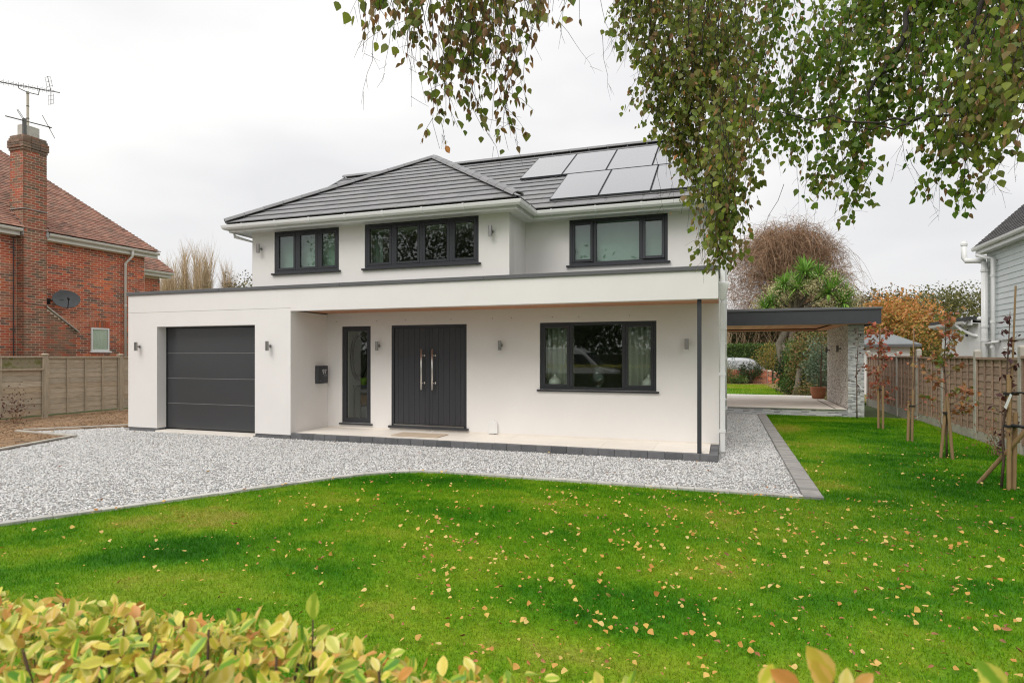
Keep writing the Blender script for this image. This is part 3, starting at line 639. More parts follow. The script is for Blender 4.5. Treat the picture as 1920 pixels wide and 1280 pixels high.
# garage door
m = MB(); y = YF + .232; m.box(GD[0] - .1, GD[0] + .012, y, y + .08, 0, 2.4); m.box(GD[1] - .012, GD[1] + .1, y, y + .08, 0, 2.4); m.box(GD[0] + .012, GD[1] - .012, y, y + .08, 2.268, 2.4)
gd_ = m.build('garage_door', M['garage'], H)
zz = [.045, .60, 1.155, 1.71, 2.265]
for a, b in zip(zz, zz[1:]):
    m = MB(); m.box(GD[0] + .014, GD[1] - .014, y + .02, y + .06, a + .005, b - .005); m.build('panel', M['garage'], gd_, bevel=.004)
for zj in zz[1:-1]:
    m = MB(); m.box(GD[0] + .014, GD[1] - .014, y + .0215, y + .04, zj - .0045, zj + .0045); m.build('highlight_strip', M['highlight'], gd_)  # added strip: the seam's highlight line painted in as pale grey
m = MB(); m.box(GD[0] + .014, GD[1] - .014, y + .05, y + .07, .02, 2.27); m.build('seal', M['rubber'], gd_)
m = MB(); m.box(GD[0] + .002, GD[1] - .002, YF - .05, y + .1, -.1, .018); m.build('threshold', M['porcelain'], gd_)
# post, pipes, vent
m = MB(); m.box(-.418, -.352, YF + .07, YF + .136, .1, 2.556); m.build('porch_post', M['anth'], H, bevel=.004)
def pipe(name, pts, r, parent=H, mat_='white', collars=()):
    mb = MB(); mb.tube(pts, r, 12); o = mb.build(name, M[mat_], parent, smooth=True)
    for c in collars:
        k = MB(); k.tube([(c[0], c[1], c[2] - .03), (c[0], c[1], c[2] + .03)], r * 1.18, 12); k.build('collar', M[mat_], o)
    return o
m = MB(); m.box(-.075, .005, 10.9, 10.98, .02, 2.55); dpp = m.build('downpipe', M['white'], H, bevel=.006)
for z in (.35, 1.32, 2.1):
    k = MB(); k.box(-.095, .012, 10.892, 10.988, z, z + .05); k.build('collar', M['white'], dpp)
m = MB(); m.hexa([(-.08, 10.89, 2.6), (.0, 10.89, 2.6), (.0, 11.0, 2.6), (-.08, 11.0, 2.6), (-.1, 10.84, 2.86), (.06, 10.84, 2.86), (.06, 11.04, 2.86), (-.1, 11.04, 2.86)]); m.box(-.1, .06, 10.84, 11.04, 2.86, 2.9); m.build('hopper', M['white'], H, bevel=.006)
m = MB(); m.box(-.07, .005, 10.915, 10.985, 2.9, 4.2); m.build('downpipe', M['white'], H, bevel=.006)
pipe('downpipe', [(-.035, 12.6, .02), (-.035, 12.6, 4.2)], .04, collars=[(-.035, 12.6, z) for z in (.6, 1.4, 2.2, 3.0, 3.8)])
pipe('soil_pipe', [(-.01, 14.2, .02), (-.01, 14.2, 5.2)], .055, collars=[(-.01, 14.2, z) for z in (.5, 1.6, 2.8, 4.0)])
for (yy, z) in ((13.2, .75), (13.4, 2.2), (15.2, 2.45), (13.7, 1.9)):
    m = MB(); m.tube([(-.1, yy, z), (.03, yy, z)], .03, 10); m.build('waste_pipe', M['white'], H)
m = MB(); m.tube([(X1 + .01, YW + .35, 4.08), (X1 + .2, YW + .35, 4.14), (X1 + .3, YW + .35, 4.18)], .008, 6); m.box(X1 + .27, X1 + .33, YW + .33, YW + .37, 4.17, 4.22); m.tube([(X1 + .012, YW + .35, 3.0), (X1 + .012, YW + .35, 4.1)], .008, 6); m.build('cable_bracket', M['anth'], H)
m = MB(); m.tube([(XB0 - .29, YBE + .18, 4.24), (XB0 - .29, YBE + .18, 4.15), (XB0 - .03, YBE + .45, 4.06), (XB0 - .03, YBE + .45, 2.9)], .034, 10); m.build('downpipe', M['white'], H, smooth=True)
m = MB(); pr = [(.095 * math.cos(R(t)), .17 + .085 * math.sin(R(t))) for t in range(0, 181, 20)] + [(-.095, .0), (.095, .0)]
m.prism([(-4.325 + a, YW - .05, .115 + b) for a, b in pr], (0, .048, 0)); m.build('vent_cover', M['white'], H, bevel=.008, seg=2)
m = MB(); m.box(-4.30, -4.27, YW - .03, YW - .002, .1, .118); m.build('vent_outlet', M['anth'], H)
hk = MB()
for x in (-8.0, -6.98, -6.3, -5.25, -4.35, -3.95, -3.12, -2.6, -1.65): hk.tube([(x, YW - .012, 2.39 + .01 * (x % .3)), (x, YW + .002, 2.39 + .01 * (x % .3))], .008, 6)
tag(hk.build('fixing_screws', M['alu'], H), kind='stuff')

# rooms behind the windows (closed boxes, open towards the windows)
def room(x0, x1, y0, y1, z0, z1):
    m = MB(); t = .06
    m.box(x0, x1, y1, y1 + t, z0, z1); m.box(x0 - t, x0, y0, y1, z0, z1); m.box(x1, x1 + t, y0, y1, z0, z1); m.box(x0, x1, y0, y1, z1, z1 + t); m.build('room', M['interior'], H)
    m = MB(); m.box(x0, x1, y0, y1, z0 - t, z0); m.build('room_floor', M['floor_in'], H)
room(-8.1, -4.6, 11.53, 14.5, .12, 2.5); room(-4.4, -.42, 11.53, 15.5, .12, 2.5)
room(-9.15, -7.05, 10.6, 13.5, 2.95, 4.15); room(-6.9, -3.95, 10.6, 14, 2.95, 4.15); room(-3.1, -.5, 11.53, 14.5, 2.95, 4.15)
def cloth(name, label, cat, x0, x1, y, z0, z1, amp, wl, m, group=None):
    n_ = int((x1 - x0) / wl * 8) + 2; V = []; F = []
    for i in range(n_):
        x = x0 + (x1 - x0) * i / (n_ - 1); ph = x / wl * 2 * math.pi
        for z, k in ((z0, 1.1), ((z0 + z1) / 2, .9), (z1, .7)): V.append((x, y + amp * k * math.sin(ph + .6 * math.sin(ph * .37)), z))
    for i in range(n_ - 1):
        for j in range(2): F.append((i * 3 + j, (i + 1) * 3 + j, (i + 1) * 3 + j + 1, i * 3 + j + 1))
    mb = MB(); mb.add(V, F); o = mb.build(name, M[m], None, smooth=True); s = o.modifiers.new('thickness', 'SOLIDIFY'); s.thickness = .006
    return tag(o, label, cat, group)
cloth('curtain', 'pale gathered curtain at the hall-side pane of the ground floor window', 'curtain', -3.42, -2.80, 11.67, .5, 2.4, .03, .11, 'curtain', 'curtains in the front room')
cloth('curtain', 'pale gathered curtain at the downpipe-side pane of the ground floor window', 'curtain', -1.82, -1.1, 11.67, .5, 2.4, .03, .11, 'curtain', 'curtains in the front room')
cloth('window_blind', 'pale green net blind behind the three pane upper window', 'blind', -8.9, -7.2, 10.50, 3.0, 4.2, .004, .5, 'blind')
cloth('window_blind', 'pale grey green net blind behind the upper window with an open sash', 'blind', -2.85, -.9, 11.42, 3.0, 4.2, .004, .5, 'blind')
cloth('curtain', 'narrow pale green curtain edge inside the four pane upper window', 'curtain', -6.72, -6.52, 10.72, 3.0, 4.14, .02, .08, 'blind')
m = MB(); m.box(-3.40, -1.14, 11.33, 11.62, 1.0, 1.03); m.build('window_board', M['white'], H)
def lathed(name, label, cat, c, prof, m, n=20): mb = MB(); mb.lathe(c, prof, n); return tag(mb.build(name, M[m], None, smooth=True), label, cat)
vp = [(.06, 0), (.12, .03), (.135, .09), (.11, .16), (.05, .205), (.03, .22), (.035, .26), (.025, .27)]
lathed('vase', 'round white bottle vase inside the ground floor window by the left curtain', 'vase', (-3.13, 11.47, 1.032), vp, 'pvwhite')
lathed('vase', 'round white bottle vase inside the ground floor window by the right curtain', 'vase', (-1.33, 11.47, 1.032), vp, 'pvwhite')
lathed('glass_urn', 'clear glass urn in the middle of the ground floor window', 'vase', (-2.28, 11.50, 1.032), [(.09, 0), (.05, .02), (.06, .05), (.15, .16), (.155, .24), (.11, .32), (.1, .35), (.12, .37), (.09, .41), (.02, .44)], 'glass')
m = MB(); k = 28
ring = lambda r1, r2, x: [(x, 12.2 + r1 * math.cos(2 * math.pi * i / k), 1.62 + r2 * math.sin(2 * math.pi * i / k)) for i in range(k)]
t = thing('oval_mirror', 'tall oval mirror with a thick dark frame seen through the narrow window', 'mirror', (-8.09, 12.2, 1.62))
m.add(ring(.31, .54, -8.09) + ring(.31, .54, -8.03) + ring(.25, .47, -8.03) + ring(.25, .47, -8.09), [(a * k + i, a * k + (i + 1) % k, b * k + (i + 1) % k, b * k + i) for a, b in ((0, 1), (1, 2), (2, 3)) for i in range(k)]); m.build('mirror_frame', M['frame'], t)
m = MB(); m.prism(ring(.25, .47, -8.06), (.01, 0, 0)); m.build('mirror_glass', M['mirror'], t)
t = thing('console_table', 'thin dark console table behind the narrow window', 'table', (-7.75, 12.1, .12))
m = MB(); m.box(-8.05, -7.35, 11.95, 12.25, .94, .97); m.build('table_top', M['frame'], t)
for a, b in ((-8.03, 11.97), (-8.03, 12.22), (-7.38, 11.97), (-7.38, 12.22)):
    m = MB(); m.box(a, a + .02, b, b + .02, .12, .94); m.build('leg', M['frame'], t)
lathed('plant_pot', 'lime green pot on the console table behind the narrow window', 'pot', (-7.86, 12.1, .972), [(.06, 0), (.065, .0), (.09, .17), (.08, .17), (.07, .12)], 'lime')
# things fixed on the house
lamp(-12.313, YF, 1.858, 'steel wall lamp on the garage wall beside the timber fence', 'steel up and down wall lamps')
lamp(-8.728, YF, 1.85, 'steel wall lamp between the garage door and the porch', 'steel up and down wall lamps')
lamp(-6.927, YW, 1.86, 'steel wall lamp between the narrow window and the front door', 'steel up and down wall lamps')
lamp(-4.163, YW, 1.856, 'steel wall lamp on the wall above the white vent cover', 'steel up and down wall lamps')
lamp(-.639, YW, 1.858, 'steel wall lamp beside the dark porch post', 'steel up and down wall lamps')
lamp(-9.197, YB, 3.892, 'steel wall lamp upstairs by the house corner over the garage', 'steel up and down wall lamps')
lamp(-3.994, YB, 3.905, 'steel wall lamp upstairs beside the four pane window', 'steel up and down wall lamps')
t = thing('letterbox', 'dark grey wall letterbox with a silver 97 on the porch side wall', 'letterbox', (-8.23, 10.98, 1.06))
m = MB(); m.box(-8.229, -8.14, 10.82, 11.15, 1.06, 1.44); m.build('box_body', M['anth'], t, bevel=.006)
m = MB(); m.box(-8.14, -8.132, 10.86, 11.11, 1.385, 1.4); m.build('letter_flap', M['frame'], t)
m = MB(); m.box(-8.139, -8.135, 11.0, 11.1, 1.225, 1.231); m.build('name_line', M['letter'], t); m = MB(); m.tube([(-8.139, 10.87, 1.12), (-8.13, 10.87, 1.12)], .012, 8); m.build('lock', M['steel'], t)
fc = bpy.data.curves.new('house_number', 'FONT'); fc.body = '97'; fc.size = .145; fc.extrude = .002; fc.align_x = 'CENTER'
fo = bpy.data.objects.new('house_number', fc); COL.objects.link(fo); fc.materials.append(M['letter']); bpy.context.view_layer.update(); fm = bpy.data.meshes.new_from_object(fo); bpy.data.objects.remove(fo); fo = bpy.data.objects.new('house_number', fm); COL.objects.link(fo); fo.parent = t; fo.location = Vector((-8.137, 11.02, 1.26)) - WL[t.name]; fo.rotation_euler = (R(90), 0, R(90))
m = MB(); m.box(-6.13, -5.12, 10.36, 10.86, .104, .116); tag(m.build('doormat', M['matting'], None, bevel=.004), 'plain sandy coir doormat on the porch paving at the front door', 'doormat')
# solar panels: four over three
sv = lambda x, s: (x, YE + s * c_, ZE + s * s_)
def solar(x0, s0, label):
    t = thing('solar_panel', label, 'solar panel', sv(x0, s0), 'solar panels on the grey roof'); nn = Vector((0, -s_, c_)); W_, H_ = .925, 1.675
    def slab(a0, a1, b0, b1, h0, h1, nm, mm):
        mb = MB(); P = [Vector(sv(a, b)) for a, b in ((a0, b0), (a1, b0), (a1, b1), (a0, b1))]; mb.hexa([p + nn * h0 for p in P] + [p + nn * h1 for p in P]); mb.build(nm, M[mm], t)
    slab(x0 + .012, x0 + W_ - .012, s0 + .012, s0 + H_ - .012, .05, .084, 'glass_sheet', 'solar')
    for q_ in ((x0, x0 + W_, s0, s0 + .012), (x0, x0 + W_, s0 + H_ - .012, s0 + H_), (x0, x0 + .012, s0 + .012, s0 + H_ - .012), (x0 + W_ - .012, x0 + W_, s0 + .012, s0 + H_ - .012)): slab(*q_, .045, .087, 'frame_bar', 'anth')
    slab(x0 + .1, x0 + .14, s0 - .06, s0 + H_ + .02, .03, .045, 'rail', 'alu'); slab(x0 + W_ - .14, x0 + W_ - .1, s0 - .06, s0 + H_ + .02, .03, .045, 'rail', 'alu')
for i, l in enumerate(('lower row solar panel at the bay roof end', 'middle solar panel of the lower row', 'lower row solar panel nearest the gable end, behind birch leaves')): solar(-3.135 + i * .943, .30, l)
for i, l in enumerate(('upper row solar panel with bare tiles beneath it', 'upper row solar panel second from the bay roof end', 'upper row solar panel above the middle of the lower row, partly behind birch leaves', 'upper row solar panel nearest the gable end, hidden by birch leaves')): solar(-4.205 + i * .943, 2.0, l)
# porch floor
pf = MB(); pf.box(-8.2, X1 - .14, YF + .12, YW - .002, -.1, .08); PF = struct(pf, 'porch_floor', M['concrete'])
xs = np.linspace(-8.225, X1 - .135, 10)
for i in range(9):
    for y0, y1 in ((YF + .105, YF + .69), (YF + .694, YW - .002)):
        m = MB(); m.box(xs[i] + .0015, xs[i + 1] - .0015, y0, y1, .081, .1 + random.uniform(0, .0015)); m.build('slab', M['porcelain'], PF)
n_ = 30
for i in range(n_):
    x0_ = -8.23 + (X1 + 8.23) * i / n_; m = MB(); m.box(x0_ + .002, x0_ + (X1 + 8.23) / n_ - .002, YF, YF + .1, -.1, .097 + random.uniform(-.002, .003)); m.build('edge_block', M['block'], PF, bevel=.006)
for i in range(4):
    m = MB(); y0 = YF + .103 + i * .285; m.box(X1 - .13, X1, y0, y0 + .281, -.1, .097); m.build('edge_block', M['block'], PF, bevel=.006)
m = MB(); m.box(-8.3, X1, YW - .014, YW - .003, .1, .125); m.build('skirting', M['porcelain'], PF)

# ------------------------------------------------------------------ edging, bed, fences
ED = thing('paver_edging', None, None, (0, 0, 0)); tag(ED, kind='structure')
def block_row(a, b, w_, ln, m, parent, h=.012, name='paver'):
    a, b = Vector((*a, 0)), Vector((*b, 0)); d = b - a; L_ = d.length; d.normalize(); nr = Vector((-d.y, d.x, 0)); k = max(1, round(L_ / ln))
    for i in range(k):
        p0 = a + d * (L_ * i / k + .002); p1 = a + d * (L_ * (i + 1) / k - .002); z = h + random.uniform(-.003, .003); e = nr * w_
        mb = MB(); B = [p0, p1, p1 + e, p0 + e]; mb.hexa([(p.x, p.y, -.08) for p in B] + [(p.x, p.y, z) for p in B]); mb.build(name, M[m], parent, bevel=.004)
block_row((.87, 7.83), (.87, 18.6), -.215, .104, 'paver', ED)
pts = LAWN[1:]
for p, q in zip(pts, pts[1:-1] + [(.865, 7.79)]): block_row(p, q, .1, .2, 'edging', ED, .02)
block_row((-8.4, .75), (-7.75, 1.9), .1, .2, 'edging', ED, .02); block_row((-7.75, 1.9), pts[0], .1, .2, 'edging', ED, .02)
BEDE = [(-10.92, .75), (-11.0, 3.9), (-11.94, 7.06), (-12.53, 8.72)]
be = thing('bed_edging', None, None, (0, 0, 0)); tag(be, kind='structure')
for p, q in zip(BEDE, BEDE[1:]): block_row(p, q, .09, 1.2, 'concrete', be, .035, 'kerb')
block_row((-12.5, 8.80), (-14.55, 8.98), .09, 1.0, 'concrete', be, .035, 'kerb'); block_row((-14.6, 9.08), (-12.7, 11.2), .09, 1.2, 'concrete', be, .035, 'kerb')
m = MB(); m.prism([(-17.5, .7, -.08), (-10.9, .7, -.08), (-10.98, 3.9, -.08), (-11.94, 7.06, -.08), (-12.53, 8.72, -.08), (-14.58, 8.98, -.08), (-12.7, 11.0, -.08), (-12.7, 18, -.08), (-17.5, 18, -.08)], (0, 0, .09)); struct(m, 'soil_bed', M['soil'])
BED = [(-17.0, 6.0), (-11.6, 6.0), (-12.0, 7.1), (-12.6, 8.75), (-14.6, 8.95), (-12.9, 11.0), (-12.9, 14), (-17.0, 14)]
cp = scatter(BED, lambda x, y: np.clip(vnoise(x * 1.3, y * 1.3) * 1.6 - .2, .1, 1), 26000); stones('bark_chips', cp, .016, M['chips'], 'brown bark chips and crumbs on the soil bed', .4, .0)

def slat_mesh(W, Hh, th, seed, wav):
    r = random.Random(seed); n_ = 9; top = []; bot = []
    for i in range(n_):
        x = W * i / (n_ - 1); bot.append((x, r.uniform(-wav, wav))); top.append((x, Hh))
    mb = MB(); F_ = []
    for (x, z) in bot: mb.v += [(0, x, z), (-th, x, z)]
    for (x, z) in top: mb.v += [(0, x, z), (-th * .6, x, z)]
    o = 2 * n_
    for i in range(n_ - 1):
        F_ += [(2 * i, 2 * i + 2, o + 2 * i + 2, o + 2 * i), (2 * i + 1, o + 2 * i + 1, o + 2 * i + 3, 2 * i + 3), (2 * i, 2 * i + 1, 2 * i + 3, 2 * i + 2), (o + 2 * i, o + 2 * i + 2, o + 2 * i + 3, o + 2 * i + 1)]
    F_ += [(0, o, o + 1, 1), (2 * n_ - 2, 2 * n_ - 1, o + 2 * n_ - 1, o + 2 * n_ - 2)]
    return mb.v, F_
def lap_panel(parent, x, y0, y1, z0, z1, face, m_s, m_b, nslat, nbat, wav, cap=True):
    """lap panel in a plane x = const between y0 and y1; face = -1 looks towards -X"""
    W = y1 - y0; hs = (z1 - z0) / nslat; key = (round(W, 3), round(hs, 3), face, wav, m_s)
    if key not in lap_panel.cache:
        ms = []
        for k in range(5):
            v, f = slat_mesh(W, hs * 1.25, .012, k * 7 + 3, wav); me = bpy.data.meshes.new('slat')
            me.from_pydata([(-face * (-a) if face > 0 else a, b, c) for a, b, c in v], [], f); me.materials.append(M[m_s]); me.validate(); ms.append(me)
        lap_panel.cache[key] = ms
    ms = lap_panel.cache[key]; off = WL[parent.name]
    for i in range(nslat):
        o = bpy.data.objects.new('slat', random.choice(ms)); COL.objects.link(o); o.parent = parent
        o.location = Vector((x + face * .004, y0, z0 + hs * i)) - off; o.rotation_euler = (random.uniform(-.004, .004), -face * (.055 + random.uniform(-.01, .01)), 0)
    for i in range(nbat):
        yb = y0 + (W - .035) * i / (nbat - 1); mb = MB(); xa, xb = sorted((x + face * .019, x + face * .04)); mb.box(xa, xb, yb, yb + .035, z0 - .01, z1 - .012); mb.build('batten', M[m_b], parent)
    if cap:
        mb = MB(); xa, xb = sorted((x - face * .02, x + face * .056)); mb.box(xa, xb, y0, y1, z1 - .01, z1 + .035); mb.build('capping_rail', M[m_b], parent)
lap_panel.cache = {}
FR = thing('timber_fence', 'brown lap panel fence with concrete posts along the young trees', 'fence', (FX, 14, 0))
ys = [8.65, 10.6, 12.55, 14.5, 16.45, 18.4, 20.35, 22.3, 24.25]
for i, y in enumerate(ys):
    m = MB(); m.box(FX - .055, FX + .055, y - .055, y + .055, -.1, 1.74 + .03 * (i % 3)); m.hexa([(FX - .055, y - .055, 1.74 + .03 * (i % 3)), (FX + .055, y - .055, 1.74 + .03 * (i % 3)), (FX + .055, y + .055, 1.74 + .03 * (i % 3)), (FX - .055, y + .055, 1.74 + .03 * (i % 3)), (FX - .03, y - .03, 1.77 + .03 * (i % 3)), (FX + .03, y - .03, 1.77 + .03 * (i % 3)), (FX + .03, y + .03, 1.77 + .03 * (i % 3)), (FX - .03, y + .03, 1.77 + .03 * (i % 3))])
    m.build('fence_post', M['concrete'], FR, bevel=.004)
for a, b in zip(ys, ys[1:]):
    dz = random.uniform(-.015, .015)
    m = MB(); m.box(FX - .02, FX + .02, a + .058, b - .058, -.1, .16); m.build('gravel_board', M['concrete'], FR)
    lap_panel(FR, FX, a + .06, b - .06, .165, 1.60 + dz, -1, 'fence_brown', 'fence_brown', 10, 6, .012)
FL = -17.0
LF = thing('timber_fence', 'weathered grey lap panel fence in front of the red brick house', 'fence', (FL, 11, 0))
ly = [4.75, 6.87, 8.99, 11.11, 13.24, 15.36, 17.48]
for y in ly:
    m = MB(); m.box(FL - .05, FL + .05, y - .05, y + .05, -.1, 1.68); m.build('fence_post', M['fence_post'], LF, bevel=.004)
    m = MB(); m.hexa([(FL - .075, y - .075, 1.681), (FL + .075, y - .075, 1.681), (FL + .075, y + .075, 1.681), (FL - .075, y + .075, 1.681), (FL - .03, y - .03, 1.715), (FL + .03, y - .03, 1.715), (FL + .03, y + .03, 1.715), (FL - .03, y + .03, 1.715)]); m.build('post_cap', M['fence_post'], LF)
for i, (a, b) in enumerate(zip(ly, ly[1:])):
    if i < 3:      # the panel with a mossy strip along its top
        lap_panel(LF, FL, a + .055, b - .055, .1, 1.29, 1, 'fence_grey', 'fence_post', 8, 3, .008)
        for k in range(2):
            v, f = slat_mesh(b - a - .11, .15, .012, k + 40, .006); mb = MB(); mb.add([(FL + .006 - x_, a + .055 + y_, 1.33 + .15 * k + z_) for x_, y_, z_ in v], [t[::-1] for t in f]); mb.build('slat', M['fence_moss'], LF)
        for k in range(3):
            yb = a + .055 + (b - a - .145) * k / 2; m = MB(); m.box(FL + .03, FL + .05, yb, yb + .035, 1.326, 1.60); m.build('batten', M['fence_post'], LF)
        m = MB(); m.box(FL - .02, FL + .056, a + .055, b - .055, 1.602, 1.645); m.build('capping_rail', M['fence_post'], LF)
    else: lap_panel(LF, FL, a + .055, b - .055, .1, 1.60, 1, 'fence_grey', 'fence_post', 11, 5, .006)

# ------------------------------------------------------------------ the red brick house
NX = -19.75
NB = thing('brick_house', 'red brick house with clay tile roof and a tall chimney behind the weathered fence', 'house', (-22, 12, 0))
m = MB(); m.box(-26.5, NX, 3.5, 16.31, 0, 5.25); core = m.build('wall', M['mortar'], NB)
m = MB(); m.box(-26, -21.0, 16.311, 18.0, 0, 4.72); core2 = m.build('wing_wall', M['mortar'], NB)
NW = (14.34, 14.96, 1.81, 2.58)      # window y0 y1 z0 z1
bricks = []
def brick_face(x, ya, yb, za, zb, axis, holes=(), skip=None, dpt=.0025):
    r0 = int(math.ceil(za / .075)); z = r0 * .075; row = r0
    while z + .065 <= zb + 1e-6:
        y = ya - (.1125 if row % 2 else 0); first = True
        while y < yb - .02:
            a, b = max(y, ya), min(y + .213, yb)
            for h in holes:
                if h[2] - .05 < z + .03 < h[3] + .21:
                    if a < h[0] < b: b = h[0] - .004
                    elif a < h[1] < b: a = h[1] + .004
            if b - a > .03:
                c = (a + b) / 2; zc = z + .0325
                if not any(h[0] < c < h[1] and h[2] - .05 < zc < h[3] + .22 for h in holes) and not (skip and skip(c, zc)):
                    e = dpt + random.uniform(-.001, .002); m = MB()
                    if axis == 'x': m.box(x - .01, x + e, a, b, z, z + .065); ctr = (x, c, zc)
                    else: m.box(a, b, x - e, x + .01, z, z + .065); ctr = (c, x, zc)
                    bricks.append((m, ctr))
            y += .225
        z += .075; row += 1
CY0, CY1, CX = 12.1, 12.76, -19.43
butt = lambda y, z: CY1 <= y <= CY1 + .92 and z < 3.1 - (y - CY1) * .75
brick_face(NX, 9.0, CY0 - .005, 1.2, 5.22, 'x'); brick_face(NX, CY1 + .005, 16.3, 1.2, 5.22, 'x', holes=[NW], skip=butt); brick_face(-21.0, 16.33, 18.0, 1.5, 4.7, 'x')
def dark_side(bs, parent, m, limit):
    bs = sorted([b for b in bs], key=lambda t: (not in_view(t[1], 1.0), dist(t[1])))
    for mm, c in bs[:limit]: mm.build('brick', M[m], parent)
    if bs[limit:]: tag(merge([b[0] for b in bs[limit:]]).build('brick', M[m], parent), kind='stuff')
dark_side(bricks, core, 'brick', 200)
# chimney: breast below the eaves, deeper stack above
bricks.clear(); m = MB(); m.box(NX - .1, CX - .012, CY0 + .012, CY1 - .012, 0, 5.3); m.box(-20.02, CX - .012, CY0 + .012, CY1 - .012, 5.3, 7.85); m.box(-20.02, CX - .012, CY0 + .012, CY1 - .012, 7.85, 8.16)
m.prism([(NX + .005, CY1 - .01, 0), (NX + .005, CY1 + .9, 0), (NX + .005, CY1 + .9, 2.42), (NX + .005, CY1 - .01, 3.1)], (CX - NX - .02, 0, 0)); chim = m.build('chimney', M['mortar'], NB)
brick_face(CX - .012, CY0, CY1, 1.2, 7.72, 'x', dpt=.0025); brick_face(CY0 + .012, NX, CX, 1.2, 5.25, 'y'); brick_face(CY0 + .012, -20.03, CX, 5.25, 7.72, 'y')
brick_face(CX - .01, CY1, CY1 + .9, 1.2, 2.99, 'x', skip=lambda y, z: z > 3.06 - (y - CY1) * .75)
for za, zb, e in ((7.725, 7.79, .02), (7.80, 7.865, .045), (7.875, 7.94, .045), (7.95, 8.015, .045), (8.025, 8.09, .02), (8.1, 8.165, .0)):
    for k in range(3):
        y0_ = CY0 - e + (CY1 - CY0 + 2 * e) * k / 3; y1_ = CY0 - e + (CY1 - CY0 + 2 * e) * (k + 1) / 3 - .01
        mm = MB(); mm.box(CX - .11, CX + e, y0_, y1_, za, zb); bricks.append((mm, (CX, y0_, za)))
        x0_ = -20.03 - e + (.6 - .11 + e) * k / 3; mm = MB(); mm.box(x0_, x0_ + (.49 + e) / 3 - .01, CY0 - e, CY0 + .09, za, zb); bricks.append((mm, (x0_, CY0, za)))
caps_ = [b for b in bricks if b[1][2] > 7.72]; bricks = [b for b in bricks if b[1][2] <= 7.72]
for mm, c_2 in caps_: mm.build('brick', M['brick_cap'], chim)
dark_side(bricks, chim, 'brick_dark', 100)
m = MB(); m.prism([(CX + .05, CY1 - .02, 3.12), (CX + .05, CY1 + .95, 2.39), (CX + .05, CY1 + .95, 2.43), (CX + .05, CY1 - .02, 3.17)], (NX - CX - .05, 0, 0)); m.build('sloping_coping', M['concrete'], chim)
m = MB(); m.box(-20.05, CX + .02, CY0 - .02, CY1 + .02, 5.98, 6.0); m.build('lead_tray', M['lead'], chim)
m = MB()
for k in range(7):
    s = k * .085; m.box(-19.5 - s, -19.41 - s, CY0 - .016, CY0 - .001, 5.3 + s * .93, 5.42 + s * .93 + .06)
m.box(-19.5, -19.42, CY0 - .018, CY0 - .002, 5.2, 5.36); m.box(CX - .02, CX + .016, CY1 - .02, CY1 + .05, 5.25, 5.48); m.build('lead_flashing', M['lead'], chim)
m = MB(); m.box(-19.86, -19.6, 12.2, 12.66, 8.165, 8.52); m.build('flue_pot', M['flue'], chim, bevel=.01)
# roof
th = R(43); ct, st = math.cos(th), math.sin(th); RX, RZ = -19.40, 5.42; RS = 4.0; Y0R, Y1R = 3.2, 16.62
m = MB(); A_ = [(RX, Y0R, RZ), (RX, Y1R, RZ), (RX - RS, Y1R - RS, RZ + RS * st / ct), (RX - RS, Y0R + RS, RZ + RS * st / ct)]; B_ = [(RX - 2 * RS, Y0R, RZ), (RX - 2 * RS, Y1R, RZ)]
m.add(A_ + B_, [(0, 1, 2, 3), (1, 5, 2), (5, 4, 3, 2), (4, 0, 3)]); nroof = m.build('roof', M['clay'], NB)
nt_ = tiled((RX, Y0R, RZ), ey, (-ct, 0, st), (st, 0, ct), [(0, 0), (Y1R - Y0R, 0), (Y1R - Y0R - RS, RS / ct), (RS, RS / ct)], .165, .1, .013, .016, .004)
nt_ = [t for t in nt_ if t[1].y > 9 and not (CY0 - .05 < t[1].y < CY1 + .05 and t[1].x > -20.1)]
tag(merge([t[0] for t in nt_]).build('roof_tile', M['clay'], nroof), kind='stuff')
for k in range(40):
    s = k * .072; p = Vector((RX - s * 1.0, Y1R - s, RZ + s * st / ct)); mb = MB(); mb.hexa([p + Vector(v) for v in ((.02, -.13, .01), (.02, .05, .0), (-.12, .05, .04), (-.12, -.13, .05), (.02, -.13, .035), (.02, .05, .025), (-.12, .05, .065), (-.12, -.13, .075))]); mb.build('hip_tile', M['clay'], nroof)
m = MB(); m.add([(-20.6, 16.4, 4.95), (-20.6, 18.35, 4.95), (-21.9, 17.3, 6.3), (-21.9, 16.4, 6.3)], [(0, 1, 2, 3)]); m.add([(-20.6, 18.35, 4.95), (-24.5, 18.35, 4.95), (-21.9, 17.3, 6.3)], [(0, 1, 2)]); wr_ = m.build('wing_roof', M['clay'], NB)
wt = tiled((-20.6, 16.4, 4.95), ey, (-.69, 0, .72), (.72, 0, .69), [(0, 0), (1.95, 0), (.95, 1.85), (0, 1.85)], .165, .1, .013, .016, .004); tag(merge([t[0] for t in wt]).build('roof_tile', M['clay'], wr_), kind='stuff')
for a, b in ((9.0, CY0 - .03), (CY1 + .06, Y1R + .03)):
    sweep([(-19.5, b, 5.37), (-19.5, a, 5.37)], [(-x, z) for x, z in GUT]).build('gutter', M['oldwhite'], NB)
    m = MB(); m.box(-19.54, -19.515, a, b, 5.18, 5.36); m.build('fascia', M['oldwhite'], NB)
    m = MB(); m.box(NX + .002, -19.542, a, b, 5.235, 5.25); m.build('soffit', M['oldwhite'], NB)
sweep([(-20.66, 18.3, 4.9), (-20.66, 16.33, 4.9)], [(-x, z) for x, z in GUT]).build('gutter', M['oldwhite'], NB); m = MB(); m.box(-20.69, -20.665, 16.33, 18.25, 4.72, 4.9); m.box(-21, -20.69, 16.33, 18.25, 4.71, 4.725); m.build('fascia', M['oldwhite'], NB)
